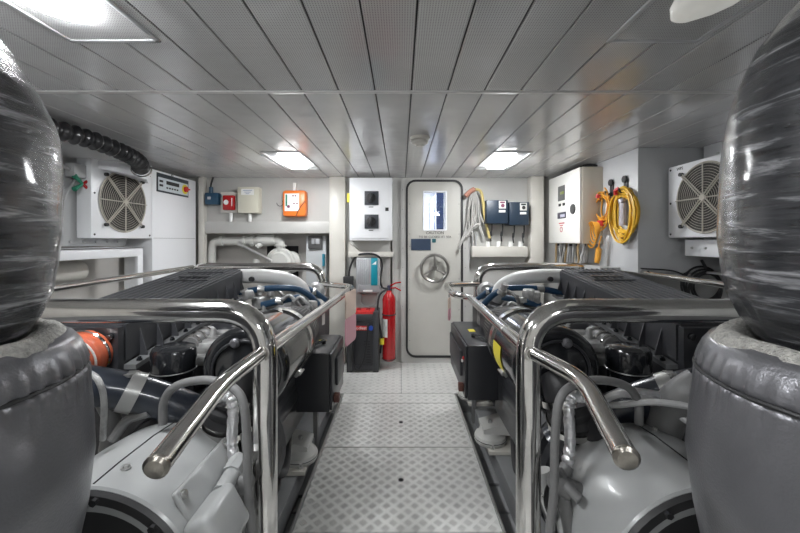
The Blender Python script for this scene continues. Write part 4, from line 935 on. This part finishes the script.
    m = MB(); m.lathe(X(.80, 2.98, .98), (0, -1, 0), [(0, .05), (.12, .07), (.14, .06), (.2, .055)], 20); m.lathe(X(.70, 3.05, .95), (0, -1, .2), [(0, .06), (.1, .075), (.12, .05)], 20); m.build('pump_housing', cast_m, t)
    m = MB(); m.lathe(X(.66, 2.86, .72), (0, 0, 1), [(0, .055), (.17, .055), (.18, .045), (.2, .02)], 18); m.build('fuel_filter', pvc_m if s < 0 else cast_m, t)
    # control box
    ya, yb = (2.13, 2.56) if s < 0 else (2.29, 2.98); ym = (ya+yb)/2
    m = MB(); x0, x1 = .425, .63; bx(m, x0, x1, ya, yb, .365, .715, .006); eb = m.build('control_box', blkpt_m, t)
    m = MB(); bx(m, x0-.016, x0, ya+.012, yb-.012, .372, .708, .004); dd = m.build('box_door', blkpt_m, eb)
    m = MB(); bx(m, x0-.034, x0-.016, ya+.11, yb-.08, .48, .65, .006); m.build('door_plate', blkpl_m, eb)
    m = MB(); bx(m, x0-.05, x0-.016, ya+.05, ya+.09, .40, .45, .004); m.build('door_catch', mat('brown_catch', (.12,.05,.04), .4), eb)
    if s > 0:
        for k in range(4):
            m = MB(); m.lathe(X(x0-.016, ya+.05+.04*k, .62-.03*k), (-s, 0, 0), [(0, .011), (.01, .010)], 12); m.build('button', redpl_m if k % 2 == 0 else paper_m, eb)
    m = MB(); bx(m, .50, .545, ym, ym+.07, .715, .718, 0); m.build('yellow_sticker', yellow_m, eb)
    m = MB(); m.tube([X(.57, ya+.07, .732), X(.50, ya+.2, .735)], .010, 8); m.lathe(X(.57, ya+.07, .715), (0, 0, 1), [(0, .018), (.026, .018)], 10); m.lathe(X(.50, ya+.2, .715), (0, 0, 1), [(0, .014), (.024, .014)], 10); m.build('latch_handle', blkgl_m, eb)
    m = MB(); bx(m, .58, .61, yb-.06, yb-.02, -.12, .365, 0); m.build('box_support', hosegr_m, eb)
    # mounts and bearer
    for j, (my) in enumerate((2.22, 3.0) if s < 0 else (2.42, 3.1)):
        mc = X(.62 if s < 0 else .60, my, .0); m = MB()
        m.lathe(mc+Vector((0, 0, .04)), (0, 0, 1), [(0, .10), (.02, .108), (.045, .10), (.06, .08), (.095, .065), (.10, .03)], 32); mt = m.build('mount_cup', mat('mount_grey', (.50,.50,.48), .4), t)
        m = MB(); m.lathe(mc+Vector((0, 0, .058)), (0, 0, 1), [(0, .104), (.008, .108), (.016, .098)], 32); m.build('mount_rubber', rubber_m, mt)
        m = MB(); m.lathe(mc+Vector((0, 0, .13)), (0, 0, 1), [(0, .022), (.02, .022), (.02, .014), (.05, .014)], 6); m.build('mount_stud', cast_m, mt)
        m = MB(); a = mc+Vector((s*.02, -.07, .12)); m.prism([a+Vector((-s*.08, 0, 0)), a+Vector((s*.22, 0, -.02)), a+Vector((s*.22, 0, .17)), a+Vector((s*.05, 0, .06)), a+Vector((-s*.08, 0, .025))], (0, .16, 0)); m.build('mount_arm', MATS['mount_grey'], mt)
        m = MB(); a, b = sorted((s*.56, s*.76)); m.br(a, b, my-.13, my+.13, .015, .04, .003)
        m.build('mount_plate', cream_m, mt)
        for dx in (.59, .73):
            for dy in (-.10, .10):
                m = MB(); m.lathe(X(dx, my+dy, .04), (0, 0, 1), [(0, .015), (.014, .015), (.014, .009), (.03, .009)], 6); m.build('mount_bolt', alu_m, mt)
    m = MB(); bx(m, .60, .78, 1.55, 3.15, -.12, .015, .004); bx(m, .535, .60, my-.9, 3.1, -.12, -.10, .002); m.build('engine_bearer', mat('bearer_grey', (.22,.225,.23), .45, var=.15), t)
    m = MB(); m.tube(spline([X(.70, 1.75, .45), X(.62, 1.72, .30), X(.60, 1.85, .20), X(.66, 2.1, .22), X(.72, 2.3, .3)], 8), .022, 12); m.tube(spline([X(.72, 1.62, .5), X(.64, 1.62, .3), X(.62, 1.8, .14), X(.7, 2.05, .14)], 8), .014, 10); m.build('black_hose', rubber_m, t)
    m = MB(); bx(m, .62, .80, 1.66, 2.4, .25, .55, .03); m.lathe(X(.69, 1.7, .47), (0, 1, 0), [(0, .05), (.02, .08), (.5, .08), (.52, .05)], 24); m.build('lube_cooler', blkpt_m, t)
    if s > 0:
        m = MB(); m.tube(spline([P(541, 470, 1.36), P(548, 492, 1.34), P(560, 525, 1.30), P(585, 590, 1.25)], 6), .036, 16); wp_ = m.build('cooling_pipe', mat('pale_grey_pipe', (.62,.62,.61), .35), t)
        m = MB(); m.torus(P(547, 489, 1.34), (.2, 0, -1), .038, .006, 24, 6); m.build('pipe_clip', steel_m, wp_)
        m = MB(); m.tube(spline([E(100, 385, 1.20), E(118, 396, 1.22), E(132, 412, 1.28), E(140, 432, 1.34)], 8), .058, 20); m.build('grey_elbow_pipe', hosegr_m, t)
        m = MB(); m.tube(spline([E(215, 412, 1.33), E(190, 396, 1.28), E(172, 394, 1.26), E(155, 399, 1.25), E(138, 405, 1.25), E(108, 425, 1.18)], 8), .013, 10); m.tube(spline([E(225, 400, 1.33), E(190, 405, 1.28), E(150, 402, 1.22), E(100, 408, 1.15)], 8), .011, 10); m.build('sensor_cable', gcable_m, t)
        m = MB(); c = E(156, 395, 1.27); m.box(c, (.13, .05, .035), Matrix.Rotation(.15, 3, 'Y'), .014, 3); m.box(c+Vector((.07, -.01, -.015)), (.04, .04, .04), Matrix.Rotation(.4, 3, 'Y'), .01); m.build('cable_connector', foil_m, t)
        m = MB(); m.tube(spline([E(212, 428, 1.30), E(180, 425, 1.42), E(140, 412, 1.45)], 6), .045, 16, rfn=lambda u, i: .045+.004*math.sin(i*1.6)); m.build('ribbed_hose', rubber_m, t)
    else:
        m = MB(); m.tube(spline([E(88, 372, 1.16), E(98, 380, 1.14), E(104, 400, 1.14), E(103, 440, 1.15)], 8), .009, 10); m.build('braided_hose', cast_m, t)
        m = MB(); m.tube(spline([E(104, 400, 1.35), E(112, 420, 1.36), E(108, 450, 1.36)], 6), .03, 12); m.tube(spline([E(150, 412, 1.32), E(128, 420, 1.32), E(112, 440, 1.3)], 6), .018, 10); m.build('coolant_pipe', hosegr_m, t)
        m = MB(); m.tube(spline([E(150, 405, 1.42), E(135, 412, 1.38), E(120, 424, 1.38)], 6), .006, 6); m.build('yellow_wire', yellow_m, t)
    return t
engine(-1); engine(1)

# ------------------------------------------------------------------ wrapped exhausts
def exhaust(s, cx, lab):
    cy = .64; K = .85; sd = 10*s
    def kz(z): return CH+K*(z-CH)
    side = 'left' if s < 0 else 'right'
    t = thing('wrapped_exhaust', lab, 'exhaust', (cx, cy, -.15))
    prof = [(2.226, .10), (2.12, .105), (2.03, .115), (1.97, .145), (1.93, .172), (1.89, .203), (1.84, .236), (1.79, .258), (1.74, .275), (1.68, .288), (1.60, .298), (1.50, .303), (1.40, .302), (1.32, .297), (1.25, .286), (1.19, .262), (1.15, .235), (1.12, .20), (1.095, .165), (1.05, .14)]
    dense = []
    for (a, ra), (b, rb) in zip(prof, prof[1:]):
        for k in range(5): f = k/5; dense.append((kz(a+(b-a)*f), K*(ra+(rb-ra)*f)))
    dense.append((kz(1.05), K*.14))
    dense = [(min(z, CEIL-.001), r) for z, r in dense]
    def wf(a, z, r):
        e = .5+.5*min(1, max(0, (1.42-z)/.25))
        return .0018*wn((math.cos(a)*2, math.sin(a)*2+sd, z*22+a*1.3))+.009*wn((math.cos(a)*1.5, math.sin(a)*1.5+sd, z*4))+.003*e*wn((a*5+sd, z*9, 3))+.0008*wn((math.cos(a)*9, math.sin(a)*9+sd, z*40))-(.02*max(0, min(1, (z-1.60)/.15)) if s < 0 else 0)*min(1, r/.15)
    m = MB(); m.lathe((cx, cy, 0), (0, 0, 1), dense, 120, (True, True), wf); m.build('film_wrap', film_m, t, 'glossy black stretch film bulge', angle=80)
    # jacket
    jp = [(-.10, .30), (.2, .315), (.45, .325), (.61, .338), (.70, .356), (.83, .372), (.95, .362), (1.02, .353), (1.045, .349), (1.055, .342), (1.065, .347), (1.09, .342), (1.115, .333), (1.135, .320), (1.145, .304), (1.14, .290), (1.12, .282), (1.06, .280)]
    dn = []
    for (a, ra), (b, rb) in zip(jp, jp[1:]):
        n = 4 if abs(b-a) > .05 else 3
        for k in range(n): f = k/n; dn.append((kz(a+(b-a)*f), K*(ra+(rb-ra)*f)))
    dn.append((kz(1.06), K*.28))
    def wj(a, z, r):
        zs = kz(1.055); g = math.exp(-((z-zs)/.036)**2) if z > zs-.09 else 0
        pl = abs(math.sin(a*26+2.2*wn((a*2, sd, 0))))-.5
        return .012*g*pl*(.5+.9*abs(wn((a*1.5, sd, 5))))+.008*wn((math.cos(a)*1.4, math.sin(a)*1.4+sd, z*3))+.0022*wn((a*5, z*8, sd))
    m = MB(); m.lathe((cx, cy, 0), (0, 0, 1), dn, 260, (False, False), wj); jk = m.build('lagging_jacket', jacket_m, t, 'silver grey leatherette jacket', angle=80)
    m = MB(); pts = [(cx+K*.349*math.cos(a), cy+K*.349*math.sin(a), kz(1.058)+.003*wn((a*4, sd, 0))) for a in [2*PI*k/90 for k in range(90)]]; m.tube(pts, .0045, 8, closed=True); m.build('drawcord', rubber_m, jk)
    def wc(a, z, r): return .010*wn((a*3, z*20, sd))+.004*wn((a*14, z*40, sd))
    cl = [(1.08, .345), (1.13, .327), (1.15, .312), (1.158, .298), (1.15, .268), (1.12, .246), (1.07, .236), (1.0, .23)]
    m = MB(); m.lathe((cx, cy, 0), (0, 0, 1), [(kz(a)+.004, K*(r-.012)) for a, r in cl], 150, (False, False), wc); m.build('woven_collar', cloth_m, t, 'pale woven fibreglass collar', angle=80)
    m = MB(); m.lathe((cx, cy, -.15), (0, 0, 1), [(0, .13), (kz(1.06)+.15, .13)], 36); m.build('exhaust_pipe', foil_m, t)
    m = MB(); a0 = PI*.55 if s > 0 else PI*.45; m.tube(spline([(cx+.17*math.cos(a0+k*.3), cy+.17*math.sin(a0+k*.3), kz(1.06)+.015*wn((k*2, sd, 1))) for k in range(8)], 5), .03, 10, rfn=lambda u, i: .026+.012*wn((i*.3, sd, 2))); m.build('rag', rag_m, t, 'brownish pink rag tucked in the collar')
exhaust(-1, -.952, 'left exhaust bulge wrapped in black film above a grey jacket')
exhaust(1, .905, 'right exhaust bulge wrapped in black film above a grey jacket')

# ------------------------------------------------------------------ world, camera, view
w = bpy.data.worlds.new('World'); bpy.context.scene.world = w; w.use_nodes = True
w.node_tree.nodes['Background'].inputs[0].default_value = (.5, .5, .5, 1); w.node_tree.nodes['Background'].inputs[1].default_value = .2
cam = bpy.data.cameras.new('camera'); co = bpy.data.objects.new('camera', cam); C.objects.link(co)
cam.sensor_width = 36; cam.lens = 36*F/800; cam.clip_start = .05
cam.shift_x = -(VX-400)/800; cam.shift_y = -(266.5-VY)/800
co.location = (0, 0, CH); co.rotation_euler = (PI/2, 0, 0)
sc = bpy.context.scene; sc.camera = co
sc.view_settings.view_transform = 'Standard'; sc.view_settings.look = 'None'; sc.view_settings.gamma = 1; sc.view_settings.use_curve_mapping = False
sc.view_settings.exposure = 1.38
sc.cycles.max_bounces = 8; sc.cycles.diffuse_bounces = 5; sc.cycles.glossy_bounces = 4
